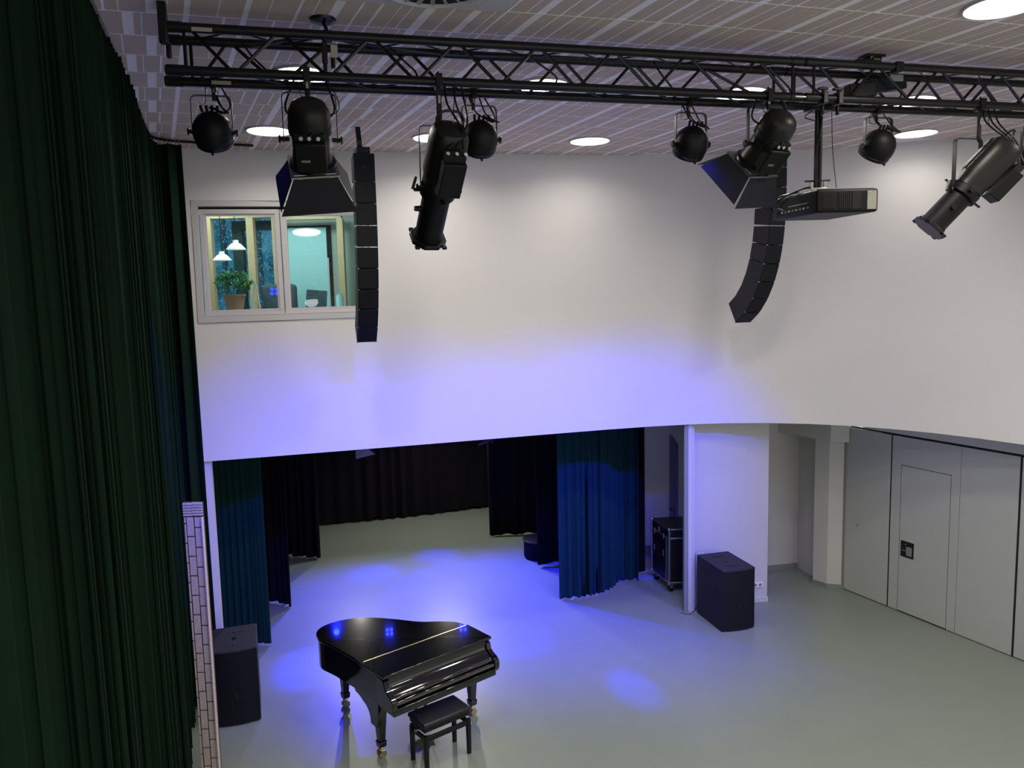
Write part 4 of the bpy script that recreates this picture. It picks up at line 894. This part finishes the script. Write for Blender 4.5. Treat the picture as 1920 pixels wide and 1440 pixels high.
# ================================================================ stage rig lights and round basket
sr = empty('stage_rig_bar', (0, 0, 0), 0, 'black lighting bar hidden behind the lower edge of the white wall', 'bar')
MB().cyl((-4.0, 12.9, 3.24), (1.2, 12.9, 3.24), .024, seg=12).build('bar', 'bm', sr, smooth=True)
for x in (-3.6, -1.4, .9): MB().cyl((x, 12.9, 3.24), (x, 12.9, 3.33), .008, seg=6).build('drop_rod', 'bm', sr)
def small_wash(p, tgt, label):
    e = empty('stage_wash_light', p, 0, label, 'stage light', 'wash lights over the stage'); d = (Vector(tgt)-Vector(p)).normalized(); T = axisT((0, 0, 0), d)
    m = MB(); m.lathe([(0, -.13), (.05, -.12), (.08, -.08), (.088, 0), (.088, .04), (.08, .04)], T, 24); m.build('housing', 'bmat', e, smooth=True)
    m = MB()
    for ax, ay in ((-.035, .035), (.035, .035), (-.035, -.035), (.035, -.035)): m.lathe([(0, .035), (.024, .035), (.028, .046), (0, .05)], T @ Matrix.Translation((ax, ay, 0)), 10)
    m.build('led_lens', 'led_blue', e, smooth=True); MB().strip([(-.1, 0, 0), (-.1, 0, .1), (.1, 0, .1), (.1, 0, 0)], .025, .005, (0, 1, 0)).cyl((0, 0, .1), (0, 0, 3.24-p[2]), .01, seg=6).build('yoke', 'bm', e)
    return e
small_wash((-2.25, 12.9, 3.10), (-1.5, 8.5, .9), 'small blue wash light above the stage, hidden by the wall edge')
small_wash((-.96, 12.9, 3.05), (-.5, 8.2, .9), 'small blue wash light over the stage centre, hidden by the wall edge')
# barn-door light whose flap shows below the wall edge
sl = empty('stage_fresnel', (-2.21, 11.2, 2.33), .1, 'stage light with a blue-lit barn door just under the wall edge, left', 'stage light')
MB().lathe([(0, -.12), (.09, -.10), (.11, 0), (.11, .08)], axisT((0, 0, .28), (0, -.5, -1)), 20).build('housing', 'bmat', sl, smooth=True)
def flap(pts, mt='navy'):
    m = MB(); vs = [Vector(p) for p in pts]; n = (vs[1]-vs[0]).cross(vs[2]-vs[0]).normalized()*.002; m.add([v+n for v in vs]+[v-n for v in vs], [(0, 1, 2, 3), (7, 6, 5, 4)]+[(i, i+4, (i+1) % 4+4, (i+1) % 4) for i in range(4)]); m.build('barn_door', mt, sl)
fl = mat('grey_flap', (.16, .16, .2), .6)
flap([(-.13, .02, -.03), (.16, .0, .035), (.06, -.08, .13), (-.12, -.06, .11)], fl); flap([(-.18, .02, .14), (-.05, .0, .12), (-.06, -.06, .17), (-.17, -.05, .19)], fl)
MB().cyl((0, 0, .25), (0, 0, 1.03), .012, seg=8).build('stem', 'bm', sl)
sl = empty('stage_fresnel', (-.39, 11.6, 2.41), -.3, 'stage light with dark flaps just under the wall edge, right', 'stage light')
MB().lathe([(0, -.12), (.09, -.10), (.11, 0), (.11, .08)], axisT((0, 0, .22), (0, -.5, -1)), 20).build('housing', 'bmat', sl, smooth=True)
flap([(-.16, .02, -.05), (.06, .0, .05), (.06, -.06, .10), (-.14, -.06, .0)]); MB().cyl((0, 0, .2), (0, 0, .95), .012, seg=8).build('stem', 'bm', sl)
cable(sl, [(.0, 0, .1), (.07, -.02, .06), (.05, -.03, .0), (.12, 0, .08)], .006)
bk = empty('round_drum', (.42, 13.35, 0), 0, 'dark round drum on the floor, half hidden behind the right black stage leg', 'drum')
m = MB(); m.lathe([(.0, .0), (.27, .0), (.28, .02), (.28, .30), (.265, .31), (.0, .305)], Matrix.Translation((0, 0, .02)), 32); m.build('shell', 'black_cloth', bk, smooth=True)
m = MB(); m.lathe([(.285, .0), (.295, .005), (.295, .03), (.285, .035)], Matrix.Translation((0, 0, .31)), 32); m.build('hoop', 'bm', bk, smooth=True)

# ================================================================ stage lamp beams (unseen spots over the stage, no fixtures built at them)
WH = (1, .95, .84)
light('SPOT', 'stage_beam', (-3.2, 15.1, 3.2), 200, WH, (-1.6, 9.0, 0), .05, 85, .7)
light('SPOT', 'stage_beam', (-1.4, 15.3, 3.2), 200, WH, (-.2, 9.0, 0), .05, 85, .7)
light('SPOT', 'blue_wash', (-1.7, 13.0, 3.12), 2400, WASH, (0, 11.7, 0), .05, 75, 1.)
light('SPOT', 'blue_wash', (-3.2, 13.0, 3.12), 1100, WASH, (-2.2, 11.3, 0), .05, 75, 1.)
light('SPOT', 'stage_beam', (-1.5, 14.6, 3.25), 190, WH, (-1.5, 14.2, 0), .05, 130, .8)
for x, y, hx, hy, an, pw in ((-2.81, 9.36, -3.2, 12.9, 11, 1900), (-2.45, 12.70, -2.6, 13.2, 20, 900), (-1.43, 13.50, -1.2, 13.0, 20, 900), (-.12, 10.16, -1.7, 12.9, 15, 2600)):
    light('SPOT', 'blue_beam', (hx, hy, 3.12), pw, BLUE, (x, y, 0), .03, an, 1.)
light('SPOT', 'blue_beam', (.05, 12.9, 3.1), 2600, BLUE, (1.36, 8.65, 0), .03, 8, 1.)
